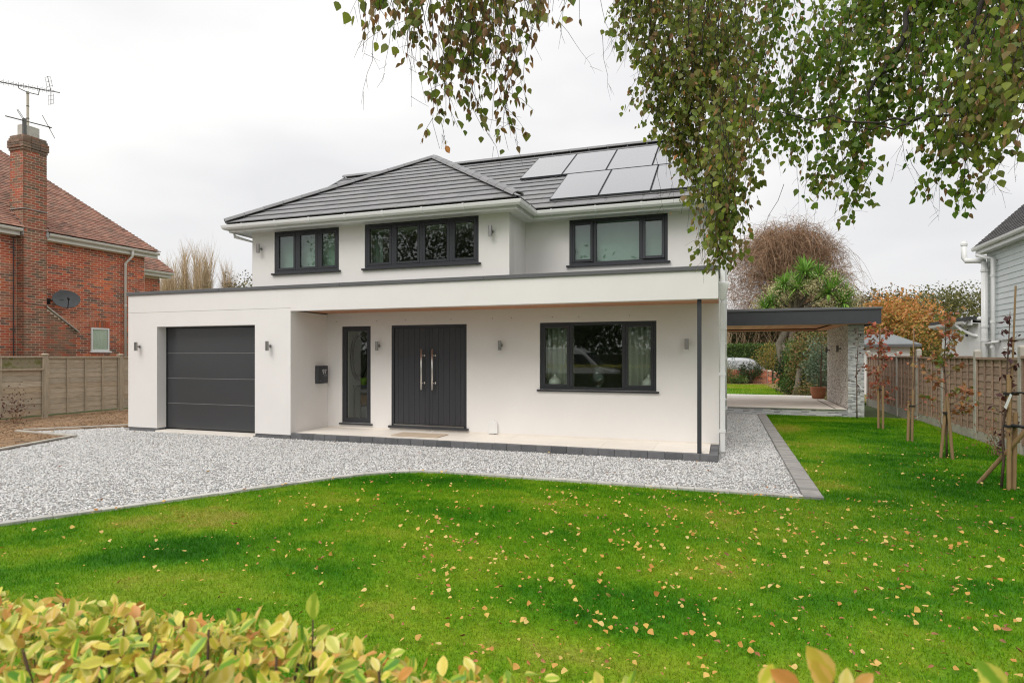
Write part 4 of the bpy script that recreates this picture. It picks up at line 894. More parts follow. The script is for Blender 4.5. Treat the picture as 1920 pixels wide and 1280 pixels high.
pipe('downpipe', [(-19.45, 15.6, 5.3), (-19.45, 15.6, 5.12), (-19.66, 15.5, 4.86), (-19.66, 15.5, .1)], .04, NB, 'oldwhite', [(-19.66, 15.5, 4.8), (-19.66, 15.5, 3.4)])
m = MB(); y0, y1, z0, z1 = NW; xx = NX + .005
for q in ((y0, y0 + .05, z0, z1), (y1 - .05, y1, z0, z1), (y0 + .05, y1 - .05, z0, z0 + .05), (y0 + .05, y1 - .05, z1 - .05, z1)): m.box(xx, xx + .03, *q)
nw = m.build('window', M['white'], NB); m = MB(); m.box(xx + .01, xx + .016, y0 + .05, y1 - .05, z0 + .05, z1 - .05); m.build('pane', M['glass_small'], nw)
m = MB(); m.box(xx, xx + .07, y0 - .06, y1 + .06, z0 - .05, z0 - .002); m.build('sill', M['white'], nw)
for i in range(9):
    m = MB(); ya = y0 - .04 + i * .078; m.box(NX - .01, NX + .014, ya, ya + .066, z1 + .01, z1 + .215); m.build('soldier_brick', M['brick'], nw)
V = [(xx + .004 + .0 * i, y0 + .05 + (y1 - y0 - .1) * i / 40, z) for i in range(41) for z in (z0 + .05, z1 - .05)]; V = [(x + .0025 * math.sin(y * 60 + 2 * math.sin(y * 13)), y, z) for x, y, z in V]
m = MB(); m.add(V, [(2 * i, 2 * i + 2, 2 * i + 3, 2 * i + 1) for i in range(40)]); m.build('net_curtain', M['curtain'], nw, smooth=True)
m = MB(); m.tube([(NX + .012, 9.6 + .01, 1.2), (NX + .012, CY0 - .06, 1.3)], .01, 5); m.tube([(NX + .02, CY0 - .08, 1.2), (NX + .02, CY0 - .08, 5.1)], .012, 6); m.tube([(CX + .012, CY0, 3.22), (CX + .012, CY1, 3.16), (NX + .02, CY1 + .02, 3.14), (NX + .02, 13.25, 3.1)], .008, 5); m.build('cable', M['anth'], NB)
# aerials and dish
t = thing('satellite_dish', 'dark grey oval satellite dish on the brick wall', 'satellite dish', (NX, 13.1, 3.35))
m = MB(); dn = Vector((.84, -.42, .34)).normalized(); du = Vector((0, 0, 1)).cross(dn).normalized(); dv = dn.cross(du); c = Vector((NX + .33, 13.32, 3.4)); k = 28; Vv = []; rr = (0, .25, .5, .75, .95, 1)
for side in (0, -.012):
    for r_ in rr[1:]: Vv += [c + du * (.36 * r_ * math.cos(2 * math.pi * j / k)) + dv * (.30 * r_ * math.sin(2 * math.pi * j / k)) + dn * (.055 * r_ * r_ + side) for j in range(k)]
n5 = len(rr) - 1; Fv = []
for sd2 in (0, 1):
    o = sd2 * n5 * k; Fv.append(tuple(o + j for j in range(k)) if sd2 == 0 else tuple(o + k - 1 - j for j in range(k)))
    for i in range(n5 - 1): Fv += [((o + i * k + j), (o + (i + 1) * k + j), (o + (i + 1) * k + (j + 1) % k), (o + i * k + (j + 1) % k)) for j in range(k)]
Fv += [((n5 - 1) * k + j, (n5 - 1) * k + n5 * k + j, (n5 - 1) * k + n5 * k + (j + 1) % k, (n5 - 1) * k + (j + 1) % k) for j in range(k)]
m.add(Vv, Fv); m.build('reflector', M['dish'], t, smooth=True)
m = MB(); m.tube([c - dv * .3 - dn * .02, c - dv * .36 + dn * .2, c - dv * .17 + dn * .42], .012, 6); m.tube([c - dv * .17 + dn * .42, c - dv * .1 + dn * .36], .032, 10); m.build('feed_arm', M['rubber'], t)
m = MB(); m.tube([(NX + .01, 13.0, 3.33), (NX + .2, 13.0, 3.36), c - dn * .02], .02, 8); m.box(NX + .001, NX + .016, 12.94, 13.06, 3.24, 3.42); m.build('wall_bracket', M['rubber'], t)
t = thing('television_aerial', 'long comb shaped television aerial on a cream pole above the chimney', 'aerial', (-19.75, 12.42, 8.2))
m = MB(); m.tube([(-19.75, 12.42, 8.3), (-19.75, 12.42, 9.58)], .035, 8); m.build('pole', M['pole'], t)
m = MB()
for z in (8.75, 9.12, 9.5): m.tube([(-19.75, 12.42, z), (-19.75, 12.42, z + .03)], .04, 8)
m.tube([(-19.75, 12.15, 9.65), (-19.75, 12.18, 9.57), (-19.75, 12.42, 9.55), (-19.75, 12.72, 9.6), (-19.75, 12.75, 9.78)], .014, 6); m.build('clamp', M['alu'], t)
p0, p1 = Vector((-19.75, 11.45, 9.50)), Vector((-19.75, 13.35, 9.92)); m = MB(); m.tube([p0, p1], .016, 6); m.build('boom', M['alu'], t)
for i in range(13):
    p = p0 + (p1 - p0) * ((i + .5) / 14.5); m = MB(); L_ = .15 + .02 * (i % 2); m.tube([p + Vector((-L_, 0, .0)), p + Vector((L_, 0, 0))], .006, 5); m.tube([p + Vector((0, 0, -.07)), p + Vector((0, 0, .09))], .006, 5); m.build('element', M['alu'], t)
p = p0 + (p1 - p0) * .86; m = MB(); m.tube([p + Vector((0, .0, 0)), p + Vector((0, -.1, .42))], .009, 5); m.tube([p, p + Vector((0, .0, -.42))], .009, 5)
for a in (-.12, .0, .12): m.tube([p + Vector((a, 0, -.1)), p + Vector((a, .0, -.4))], .005, 4); m.tube([p + Vector((a, -.03, .1)), p + Vector((a, -.09, .38))], .005, 4)
for k_ in (.14, .27, .4): m.tube([p + Vector((-.13, 0, -k_)), p + Vector((.13, 0, -k_))], .005, 4); m.tube([p + Vector((-.13, -.24 * k_, k_)), p + Vector((.13, -.24 * k_, k_))], .005, 4)
m.build('reflector', M['alu'], t)
t = thing('radio_aerial', 'short radio aerial with crossed arms at the chimney pots', 'aerial', (-19.55, 12.3, 8.2))
m = MB(); m.box(-19.58, -19.51, 12.16, 12.24, 8.17, 8.66); m.build('mast', M['alu'], t)
m = MB(); m.tube([(-19.55, 11.70, 8.55), (-19.55, 12.97, 8.66)], .018, 6); m.build('arm', M['alu'], t)
m = MB(); m.tube([(-19.5, 12.86, 8.66), (-19.6, 12.96, 8.64)], .012, 5); m.tube([(-19.55, 12.70, 8.95), (-19.55, 13.07, 8.36)], .009, 5); m.build('element', M['alu'], t)
m = MB(); m.tube([(-19.55, 12.18, 8.6), (-19.55, 12.0, 8.84), (-19.55, 12.02, 8.87), (-19.55, 12.22, 8.62)], .008, 5); m.build('loop_element', M['alu'], t)

# ------------------------------------------------------------------ house and extension beyond the other fence
RXX, RYC = 7.2, 21.2
RH = thing('clad_house', 'pale blue grey boarded house with dark tiled roof and white waste pipes', 'house', (RXX, 18, 0))
m = MB(); m.box(RXX + .012, RXX + 8, 6, RYC - .012, 0, 5.0); m.build('wall', M['whitebrick'], RH)
g_ = .158; zb = 2.12; k = 0
while zb + k * g_ < 4.62:
    z = zb + k * g_; m = MB(); m.prism([(RXX + .008, 6, z), (RXX - .022, 6, z), (RXX - .006, 6, z + g_ + .01), (RXX + .008, 6, z + g_ + .01)], (0, RYC - 6 - .03, 0)); m.build('plank', M['weatherboard'], RH); k += 1
m = MB(); m.box(RXX - .026, RXX + .01, RYC - .029, RYC + .01, 2.1, 4.7); m.box(RXX - .03, RXX + .01, 6, RYC, 2.085, 2.115); m.build('corner_trim', M['white'], RH)
th2 = R(44); c2, s2 = math.cos(th2), math.sin(th2); EX, EZ, EY = RXX - .32, 4.80, RYC + .12
m = MB(); m.add([(EX, 6, EZ), (EX, EY, EZ), (EX + 4, EY, EZ + 4 * s2 / c2), (EX + 4, 6, EZ + 4 * s2 / c2)], [(0, 3, 2, 1)]); rr_ = m.build('roof', M['slate'], RH)
rt = tiled((EX, EY, EZ), (0, -1, 0), (c2, 0, s2), (-s2, 0, c2), [(0, 0), (9, 0), (9, 3.4 / c2), (0, 3.4 / c2)], .2, .11, .012, .018, .002); tag(merge([q[0] for q in rt]).build('roof_tile', M['slate'], rr_), kind='stuff')
sweep([(EX + .05, 6, EZ - .02), (EX + .05, EY, EZ - .02)], [(-x, z) for x, z in GUT]).build('gutter', M['white'], RH)
m = MB(); m.box(EX + .055, EX + .08, 6, EY, 4.60, 4.79); m.box(EX + .08, RXX + .01, 6, EY - .02, 4.61, 4.63); m.build('fascia', M['white'], RH)
PXp = RXX - .13
pipe('soil_pipe', [(PXp, 21.05, .1), (PXp, 21.05, 4.35)], .085, RH, collars=[(PXp, 21.05, z) for z in (2.1, 2.5, 4.1)])
pipe('soil_pipe', [(PXp, 21.05, 4.36), (PXp - .14, 21.2, 4.42), (PXp - .32, 21.45, 4.46), (PXp - .36, 21.5, 4.56), (PXp - .36, 21.5, 5.05)], .075, RH, collars=[(PXp - .36, 21.5, 4.95)])
pipe('downpipe', [(PXp - .2, 21.0, 4.55), (PXp - .1, 20.75, 4.45), (PXp + .02, 20.55, 4.38), (PXp + .02, 20.55, .1)], .055, RH, collars=[(PXp + .02, 20.55, z) for z in (3.9, 2.6, 1.9)])
pipe('waste_pipe', [(RXX, 20.4, 2.05), (PXp, 20.4, 2.03), (PXp, 21.0, 2.0)], .035, RH); pipe('waste_pipe', [(PXp, 21.1, 2.72), (PXp - .2, 21.45, 2.75)], .06, RH); pipe('waste_pipe', [(RXX, 19.9, 1.86), (RXX - .1, 19.9, 1.85)], .025, RH)
WE = thing('white_extension', 'low white painted brick extension with a flat roof and white gutter', 'building', (7, 23, 0))
m = MB(); m.box(6.98, 12, RYC + .02, 24.4, 0, 2.62); m.build('wall', M['whitebrick'], WE)
m = MB(); m.box(6.72, 12, RYC + .02, 24.75, 2.70, 2.80); m.build('flat_roof', M['darkroof'], WE)
m = MB(); m.box(6.80, 6.83, RYC + .02, 24.7, 2.55, 2.70); m.box(6.83, 6.978, RYC + .02, 24.7, 2.6, 2.62); m.box(6.83, 12, 24.67, 24.7, 2.55, 2.69); m.build('fascia', M['white'], WE)
sweep([(6.79, RYC + .3, 2.67), (6.79, 24.75, 2.67)], [(-x, z) for x, z in GUT]).build('gutter', M['white'], WE)
pipe('downpipe', [(6.74, 22.2, 2.6), (6.8, 21.9, 2.42), (6.95, 21.5, 2.26), (7.02, 21.3, 2.22)], .05, WE); m = MB(); m.box(6.94, 6.979, 22.05, 22.15, 2.25, 2.45); m.build('security_light', M['anth'], WE)
GR = thing('white_garage', 'small white garage with a grey felt hipped roof beyond the fence', 'garage', (6.5, 31, 0))
m = MB(); m.box(5.5, 7.3, 29.5, 34, 0, 2.08); m.build('wall', M['whitebrick'], GR)
m = MB(); m.add([(5.2, 29.2, 2.14), (7.65, 29.2, 2.14), (7.65, 34.3, 2.14), (5.2, 34.3, 2.14), (6.0, 30.2, 2.58), (6.85, 30.2, 2.58), (6.85, 33.2, 2.58), (6.0, 33.2, 2.58)], [(0, 1, 5, 4), (1, 2, 6, 5), (2, 3, 7, 6), (3, 0, 4, 7), (4, 5, 6, 7)]); m.build('roof', M['felt'], GR)
m = MB(); m.box(5.2, 7.65, 29.2, 34.3, 2.03, 2.136); m.build('roof_edge', M['coping'], GR)

# ------------------------------------------------------------------ terrace and canopy
CN = thing('garden_canopy', 'dark grey flat canopy with timber lining on a stone clad wall', 'canopy', (2, 20, 0))
TZ = .2; TY0, TY1, TX1 = 18.66, 24.35, 3.56
TR = MB(); TR.box(-2.5, TX1 - .42, TY0 + .03, TY1, -.1, TZ - .02); TR = struct(TR, 'terrace', M['concrete'])
tx = np.arange(-2.5, TX1 - .44, .9)
for x in tx:
    for j in range(10):
        y0_ = TY0 - .02 + j * .598; x1_ = min(x + .897, TX1 - .42)
        if x1_ > x + .05: m = MB(); m.box(x, x1_, y0_, y0_ + .595, TZ - .019, TZ + random.uniform(0, .001)); m.build('slab', M['porcelain'], TR)
def cladding(o, u, n, W, Hh, wd, ht, proud, parent, m, name):
    o, u, n = map(Vector, (o, u, n)); mb = MB(); z = 0
    while z < Hh - .004:
        h = min(ht * random.choice((.7, 1, 1, 1.25)), Hh - z); x = -random.random() * wd
        while x < W:
            l = wd * random.uniform(.45, 1.35); a, b = max(x, 0), min(x + l, W)
            if b - a > .004:
                d = random.uniform(.003, proud); P = [o + u * a, o + u * b]; dz = Vector((0, 0, 1))
                mb.hexa([P[0] + dz * z - n * .004, P[1] + dz * z - n * .004, P[1] + dz * z + n * d, P[0] + dz * z + n * d, P[0] + dz * (z + h - .002) - n * .004, P[1] + dz * (z + h - .002) - n * .004, P[1] + dz * (z + h - .002) + n * d, P[0] + dz * (z + h - .002) + n * d])
            x += l + .0015
        z += h
    return tag(mb.build(name, M[m], parent), kind='stuff')
cladding((-.1, TY0 + .028, -.06), ex, (0, -1, 0), TX1 + .1 - .39, .235, .2, .028, .016, TR, 'cladstone', 'stone_facing')
SX0, SX1, SY1 = 3.17, 3.56, 22.3
m = MB(); m.box(SX0 + .012, SX1 - .012, TY0 + .03, SY1, -.1, 2.5); m.build('stone_wall', M['concrete'], CN)
cladding((SX0, TY0 + .026, -.06), ex, (0, -1, 0), SX1 - SX0, 2.55, .12, .022, .014, CN, 'cladstone', 'stone_facing')
cladding((SX0 + .012, SY1, TZ), (0, -1, 0), (-1, 0, 0), SY1 - TY0 - .03, 2.3, .055, .028, .014, CN, 'cladpebble', 'stone_facing')
cladding((SX1 - .012, TY0 + .03, -.06), ey, (1, 0, 0), SY1 - TY0 - .03, 2.55, .14, .03, .012, CN, 'cladstone', 'stone_facing')
KX0, KX1, KY0, KY1, KZ0, KZ1 = -3.0, 3.82, 18.0, 22.6, 2.49, 2.86
m = MB(); wl = .05
m.box(KX0, KX1, KY0, KY0 + wl, KZ0, KZ1); m.box(KX1 - wl, KX1, KY0 + wl, KY1, KZ0, KZ1); m.box(KX0, KX1 - wl, KY1 - wl, KY1, KZ0 - .015, KZ1); m.build('fascia', M['anth'], CN, bevel=.004)
m = MB(); m.box(KX0, KX1 + .03, KY0 - .03, KY1 + .03, KZ1 + .002, KZ1 + .06); m.build('roof_edge_trim', M['coping'], CN, bevel=.008)
m = MB(); m.box(KX0 + .4, KX1 - .9, KY0 + .7, KY1 - .5, KZ1 + .062, KZ1 + .13); m.build('roof_light', M['coping'], CN)
mb = MB(); n_ = 66
for i in range(n_):
    x = KX0 + .01 + (SX0 - KX0 - .35) * i / n_; mb.box(x + .002, x + (SX0 - KX0 - .35) / n_ - .002, KY0 + .45, KY1 - .45, KZ0 + .06, KZ0 + .075)
tag(mb.build('lining_board', M['timber'], CN), kind='stuff')
m = MB(); m.box(KX0, KX1 - wl - .002, KY0 + wl + .002, KY0 + .44, KZ0 + .004, KZ0 + .03); m.box(KX0, KX1 - wl - .002, KY1 - .44, KY1 - wl - .002, KZ0 + .004, KZ0 + .03); m.box(SX0 - .33, SX0 - .002, KY0 + .444, KY1 - .444, KZ0 + .004, KZ0 + .03); m.build('lining_border', M['timber'], CN)
m = MB(); m.box(SX0 - .33, SX0 - .3, TY0 - .02, SY1 - .2, TZ + .002, TZ + .006); m.build('drain_slot', M['rubber'], TR)
lamp(SX0, 19.75, 1.86, 'nearer dark wall lamp on the stone clad canopy wall', 'wall lamps under the canopy', 'alu', (-1, 0)); lamp(SX0, 21.75, 1.84, 'farther dark wall lamp on the stone clad canopy wall', 'wall lamps under the canopy', 'alu', (-1, 0))

# ------------------------------------------------------------------ plants
def kite(cs, size, droop=0.0, ratio=.62, up=None, fold=.25):
    """many small leaves as folded kites: centres (k, 3), size scalar or (k,)"""
    k = len(cs); size = np.broadcast_to(np.asarray(size, float), (k,)) * (.65 + .7 * rng.random(k))
    d = rng.normal(size=(k, 3)); d[:, 2] = d[:, 2] * (1 - abs(droop)) + droop * 1.6; d /= np.linalg.norm(d, axis=1)[:, None]
    r = rng.normal(size=(k, 3)) if up is None else up + rng.normal(0, .5, (k, 3)); s = np.cross(d, r); s /= np.linalg.norm(s, axis=1)[:, None] + 1e-9; n = np.cross(s, d)
    L_ = size[:, None]; W = L_ * ratio * .5
    a = cs; b = cs + d * L_ * .45 + s * W + n * W * fold; c = cs + d * L_; e = cs + d * L_ * .45 - s * W + n * W * fold
    V = np.stack([a, b, c, e], 1).reshape(-1, 3); F = np.array([[0, 1, 2], [0, 2, 3]])[None] + 4 * np.arange(k)[:, None, None]
    return V, F.reshape(-1, 3)
def clumps(centre, rad, nc, per, spread, shell=.55, squash=1.0, seed=None):
    """leaf positions gathered in clumps spread through an ellipsoid, more towards its outside"""
    centre = np.array(centre, float); rad = np.array(rad, float)
    u_ = rng.normal(size=(nc, 3)); u_ /= np.linalg.norm(u_, axis=1)[:, None]; rr = shell + (1 - shell) * rng.random(nc) ** .6
    c = centre + u_ * rr[:, None] * rad * (.82 + .3 * rng.random((nc, 1)))
    p = np.repeat(c, per, 0) + rng.normal(0, 1, (nc * per, 3)) * spread * np.array([1, 1, squash]); return p
def twigs(name, starts, dirs, length, seg, r0, sag, wob, m, parent, kind=None):
    """many thin three sided twigs, from start points along directions, sagging downwards"""
    k = len(starts); p = np.array(starts, float); d = np.array(dirs, float); d /= np.linalg.norm(d, axis=1)[:, None]
    length = np.broadcast_to(length, (k,)) * (.6 + .7 * rng.random(k)); rings = []
    for i in range(seg + 1):
        r = r0 * (1 - .8 * i / seg); a = np.cross(d, [0.13, .2, 1.0]); a /= np.linalg.norm(a, axis=1)[:, None] + 1e-9; b = np.cross(d, a)
        rings.append(np.stack([p + (a * math.cos(t) + b * math.sin(t)) * r for t in (0, 2.094, 4.189)], 1))
        d = d + rng.normal(0, wob, d.shape); d[:, 2] -= sag; d /= np.linalg.norm(d, axis=1)[:, None]; p = p + d * (length / seg)[:, None]
    V = np.stack(rings, 1)                       # k, seg+1, 3, 3
    F = []
    for i in range(seg):
        for j in range(3): F.append([i * 3 + j, i * 3 + (j + 1) % 3, (i + 1) * 3 + (j + 1) % 3, (i + 1) * 3 + j])
    F = np.array(F)[None] + (seg + 1) * 3 * np.arange(k)[:, None, None]
    o = numesh(name, V.reshape(-1, 3), F.reshape(-1, 4), m, parent, True)
    return tag(o, kind=kind) if kind else o
def limbs(name, paths, m, parent, n=7):
    mb = MB()
    for pts, r in paths: mb.tube(pts, r, n)
    return mb.build(name, m, parent, smooth=True)
def crooked(a, b, k, wob, r=random):
    a, b = Vector(a), Vector(b); return [a + (b - a) * (i / k) + Vector((r.uniform(-wob, wob), r.uniform(-wob, wob), r.uniform(-wob, wob))) * (0 if i in (0, k) else 1) for i in range(k + 1)]
LM = {}
LM['olive'] = leafmat('olive_foliage', [(0.115, 0.130, 0.034), (0.178, 0.178, 0.053), (0.084, 0.105, 0.030), (0.251, 0.220, 0.084), (0.147, 0.136, 0.053), (0.209, 0.209, 0.062)])
LM['brownolive'] = leafmat('brown_olive_foliage', [(0.171, 0.132, 0.062), (0.124, 0.116, 0.046), (0.217, 0.163, 0.078), (0.093, 0.093, 0.039), (0.264, 0.202, 0.093)])
LM['dark'] = leafmat('dark_foliage', [(0.027, 0.050, 0.015), (0.044, 0.069, 0.020), (0.062, 0.088, 0.025), (0.020, 0.035, 0.013), (0.088, 0.106, 0.037)])
LM['green'] = leafmat('bright_shrub_foliage', [(0.068, 0.135, 0.024), (0.108, 0.189, 0.034), (0.047, 0.101, 0.022), (0.162, 0.230, 0.054), (0.081, 0.135, 0.041)])
LM['mixed'] = leafmat('mixed_shrub_foliage', [(0.093, 0.139, 0.031), (0.202, 0.202, 0.054), (0.062, 0.093, 0.028), (0.310, 0.202, 0.078), (0.039, 0.062, 0.022), (0.248, 0.264, 0.078), (0.403, 0.186, 0.078), (0.078, 0.124, 0.046)])
LM['blue'] = leafmat('grey_green_foliage', [(0.139, 0.202, 0.124), (0.093, 0.147, 0.085), (0.202, 0.264, 0.171), (0.062, 0.101, 0.054), (0.248, 0.295, 0.202)])
LM['orange'] = leafmat('orange_foliage', [(.66, .27, .09), (.58, .28, .09), (.44, .26, .06), (.30, .26, .05), (.74, .34, .14), (.40, .22, .05)])
LM['gold'] = leafmat('yellow_green_foliage', [(0.264, 0.232, 0.046), (0.171, 0.178, 0.039), (0.109, 0.124, 0.031), (0.372, 0.279, 0.062), (0.449, 0.248, 0.062)])
LM['red'] = leafmat('red_autumn_leaf', [(0.390, 0.065, 0.039), (0.468, 0.130, 0.065), (0.286, 0.065, 0.046), (0.390, 0.182, 0.091), (0.208, 0.065, 0.039)])
LM['rust'] = leafmat('rust_autumn_leaf', [(0.403, 0.139, 0.054), (0.279, 0.109, 0.046), (0.465, 0.202, 0.078), (0.186, 0.155, 0.039), (0.155, 0.202, 0.046), (0.512, 0.155, 0.093)])
LM['plum'] = leafmat('plum_leaf', [(0.088, 0.025, 0.025), (0.056, 0.019, 0.022), (0.125, 0.037, 0.027)])
LM['cream'] = leafmat('cream_flower_plume', [(.62, .54, .30), (.52, .46, .24), (.72, .64, .40), (.38, .36, .16)])
LM['sword'] = leafmat('sword_leaf', [(.12, .26, .035), (.18, .35, .05), (.26, .45, .08), (.07, .16, .025)])
LM['bark'] = mat('grey_bark', [(.19, .16, .125)], .95, vary=(4, .6, 1.2, (3, 3, .6)), bump=(12, .02), coord='world')
LM['twig'] = mat('russet_twig', [(.31, .18, .105), (.37, .225, .14), (.23, .135, .08), (.43, .29, .19), (.3, .195, .105)], .9)
LM['twigpale'] = mat('pale_twig', [(.60, .45, .27), (.50, .36, .21), (.66, .53, .36), (.40, .28, .15)], .9)
LM['limb'] = mat('pale_limb', [(.33, .27, .22)], .9, vary=(3, .7, 1.15))

def foliage(name, pts, size, m, parent=None, droop=0, ratio=.62, kind='stuff'):
    V, F = kite(pts, size, droop, ratio); o = numesh(name, V, F, LM[m], parent)
    return tag(o, kind=kind) if kind else o
def leafy_tree(name, label, cat, base, h, crown_c, crown_r, m, nc, per, spread, size, group=None, trunk_r=.18, m2=None, shell=.5):
    t = thing(name, label, cat, base, group); b = Vector(base); c = Vector(crown_c); P_ = []
    P_.append((crooked(b, c, 4, .12), [trunk_r * (1 - .18 * i) for i in range(5)]))
    for i in range(7):
        a = i * 2.4; e = c + Vector((math.cos(a) * crown_r[0] * .75, math.sin(a) * crown_r[1] * .75, random.uniform(-.3, .7) * crown_r[2])); P_.append((crooked(b + (c - b) * random.uniform(.45, .9), e, 3, .15), [trunk_r * .5, trunk_r * .33, trunk_r * .2, trunk_r * .08]))
    limbs('trunk', P_, LM['bark'], t)
    p = clumps(crown_c, crown_r, nc, per, spread, shell)
    p = p[p[:, 2] > .05]
    if m2: k = rng.random(len(p)) < np.clip((p[:, 2] - (crown_c[2] - crown_r[2])) / (2 * crown_r[2]) * 1.5 - .35, 0, 1); foliage('crown', p[k], size, m, t, kind=None); foliage('crown', p[~k], size, m2, t, kind=None)
    else: foliage('crown', p, size, m, t, kind=None)
    return t
# the far tree line, right
far = [(8.6, 60, 7.0, 3.2, 'brownolive', 'brown green tree of the far tree line, nearest the palm'), (11.4, 61, 7.3, 3.0, 'brownolive', 'brown green tree of the far tree line, behind the orange tree\'s palm side'), (14.2, 62, 7.4, 3.0, 'brownolive', 'brown green tree of the far tree line, behind the orange tree\'s top'), (17.2, 62, 7.5, 3.2, 'olive', 'olive green tree of the far tree line, behind the orange tree\'s house side'), (20.4, 63, 7.8, 3.4, 'olive', 'olive green tree of the far tree line, above the white extension'), (23.8, 64, 7.8, 3.4, 'olive', 'olive green tree of the far tree line, beside the clad house corner'), (27.5, 66, 7.9, 3.6, 'olive', 'olive green tree of the far tree line, hidden by the clad house'), (5.4, 61, 6.9, 3.2, 'brownolive', 'brown green tree of the far tree line, behind the bare weeping birch')]
for x, y, h, r_, mm, lb in far:
    leafy_tree('hedgerow_tree', lb, 'tree', (x, y, 0), h, (x, y, h * .52), (r_, r_, h * .46), mm, 270, 32, .40, .22, 'trees of the far tree line', .25, shell=.72)
# orange tree beyond the fence
OTX, OTY = 9.2, 40.0
leafy_tree('orange_tree', 'bushy autumn tree with orange top and yellow green base beyond the white garage', 'tree', (OTX, OTY, 0), 5.2, (OTX, OTY, 2.55), (2.85, 2.6, 2.4), 'orange', 420, 32, .33, .18, trunk_r=.16, m2='gold', shell=.5)
# weeping birch, nearly bare, far down the garden
BX, BY = 4.0, 46.0
bb = thing('weeping_birch', 'large bare weeping birch with red brown twigs behind the palm', 'tree', (BX, BY, 0)); T = Vector((BX, BY, 0)); P_ = [(crooked(T, T + Vector((.4, 0, 5.5)), 4, .2), [.3, .27, .24, .2, .16])]; starts = []; dirs = []
for i in range(34):
    a = i * 2.399; ho = random.uniform(.2, 1); e = T + Vector((math.cos(a) * 3.7 * ho, math.sin(a) * 3.5 * ho, 5.2 + 5.2 * math.sqrt(max(0, 1 - ho * ho)) + random.uniform(-.5, .2)))
    s = T + Vector((.3, 0, random.uniform(2.8, 5.5))); midp = (s + e) / 2 + Vector((0, 0, 1.1)); pth = crooked(s, midp, 2, .25)[:-1] + crooked(midp, e, 3, .3); P_.append((pth, [.14, .11, .085, .06, .04, .018]))
    for k in range(150):
        f = random.uniform(.15, 1) ** .8 * (len(pth) - 1.001); j = int(f); q_ = pth[j] + (pth[j + 1] - pth[j]) * (f - j); starts.append(q_); o = (q_ - T); dirs.append((o.x * .2 + random.gauss(0, .75), o.y * .2 + random.gauss(0, .75), random.uniform(-.3, .9)))
limbs('limb', P_, LM['limb'], bb, 6); tag(twigs('twig', starts, dirs, 1.1, 4, .012, .14, .34, LM['twig'], bb), kind='stuff')
s2 = [np.array(p) + rng.normal(0, .45, 3) for p in starts]; tag(twigs('twig', s2, rng.normal(size=(len(s2), 3)) * [1, 1, .6], 1.0, 3, .010, .1, .35, LM['twig'], bb), kind='stuff')
s3 = [p[-1] + Vector((random.gauss(0, .45), random.gauss(0, .45), random.gauss(0, .3))) for p, _ in P_[1:] for _k in range(16)]; tag(twigs('twig', s3, [((q_ - T).x * .2 + random.gauss(0, .4), (q_ - T).y * .2 + random.gauss(0, .4), .1) for q_ in s3], 3.6, 7, .011, .5, .16, LM['twig'], bb), kind='stuff')
u_ = rng.normal(size=(10500, 3)); u_ /= np.linalg.norm(u_, axis=1)[:, None]; u_[:, 2] = np.where(u_[:, 2] < -.55, -u_[:, 2], u_[:, 2]); q4 = np.array([BX, BY, 6.3]) + u_ * (rng.random((10500, 1)) ** .38) * [4.15, 3.7, 4.7] * (.9 + .16 * rng.random((10500, 1))); q4 = q4[q4[:, 2] > 1.6]; k4 = len(q4); tag(twigs('twig', q4, rng.normal(size=q4.shape) * .9 + u_[:k4] * [.5, .5, .3], .85, 3, .0135, .12, .42, LM['twig'], bb), kind='stuff')
q5 = np.array([BX, BY, 5.6]) + (lambda u: u / np.linalg.norm(u, axis=1)[:, None])(rng.normal(size=(13000, 3))) * (rng.random((13000, 1)) ** .4) * [3.9, 3.4, 4.6]; q5 = q5[q5[:, 2] > 1.8]; LM['russet'] = leafmat('russet_bud', [(.26, .15, .085), (.32, .19, .11), (.19, .11, .065), (.36, .24, .15)]); foliage('catkin', q5, .1, 'russet', bb, -.6, .3)
k = rng.choice(len(starts), 2600); foliage('dead_leaf', np.array([list(starts[i]) for i in k]) + rng.normal(0, .5, (2600, 3)) - [0, 0, .5], .11, 'brownolive', bb, -.5)
# poplars and shrubs, far left
def poplar(x, y, h, r_, label):
    t = thing('bare_poplar', label, 'tree', (x, y, 0), 'bare poplars beyond the brick house'); st_ = []; dr = []; P_ = []
    for i in range(26):
        a = i * 2.399; ro = r_ * .5 * random.random(); hh_ = h * random.uniform(.6, .97); e = Vector((x + math.cos(a) * ro * 1.3, y + math.sin(a) * ro * 1.3, hh_)); pth = crooked((x, y, h * random.uniform(.05, .3)), e, 4, .14); P_.append((pth, [.07, .055, .04, .03, .012]))
        for k in range(56):
            f = random.uniform(.2, 1) * 3.999; j = int(f); q_ = pth[j] + (pth[j + 1] - pth[j]) * (f - j); st_.append(q_); b = random.random() * 6.28; dr.append((math.cos(b) * .32, math.sin(b) * .32, 1))
    limbs('trunk', P_ + [(crooked((x, y, 0), (x, y, h * .8), 4, .05), [.2, .16, .1, .07, .03])], LM['twigpale'], t, 5); tag(twigs('twig', st_, dr, 1.9, 3, .014, -.04, .1, LM['twigpale'], t), kind='stuff')
    p = clumps((x, y, h * .35), (r_ * .9, r_ * .9, h * .35), 70, 18, .4, .1); foliage('dead_leaf', p, .17, 'gold', t)
for q in ((-51.2, 44.5, 10.4, 1.5, 'thin bare poplar nearest the brick wing'), (-49.6, 44, 10.2, 1.7, 'bare poplar with low yellow leaves, second from the brick wing'), (-48.2, 44.2, 11.6, 1.6, 'bare poplar in the middle of the row beyond the brick wing'), (-46.0, 44.2, 12.1, 1.8, 'tallest and broadest bare poplar beyond the brick wing'), (-44.5, 45.5, 9.9, .8, 'slim lone bare poplar nearest the white house')): poplar(*q)
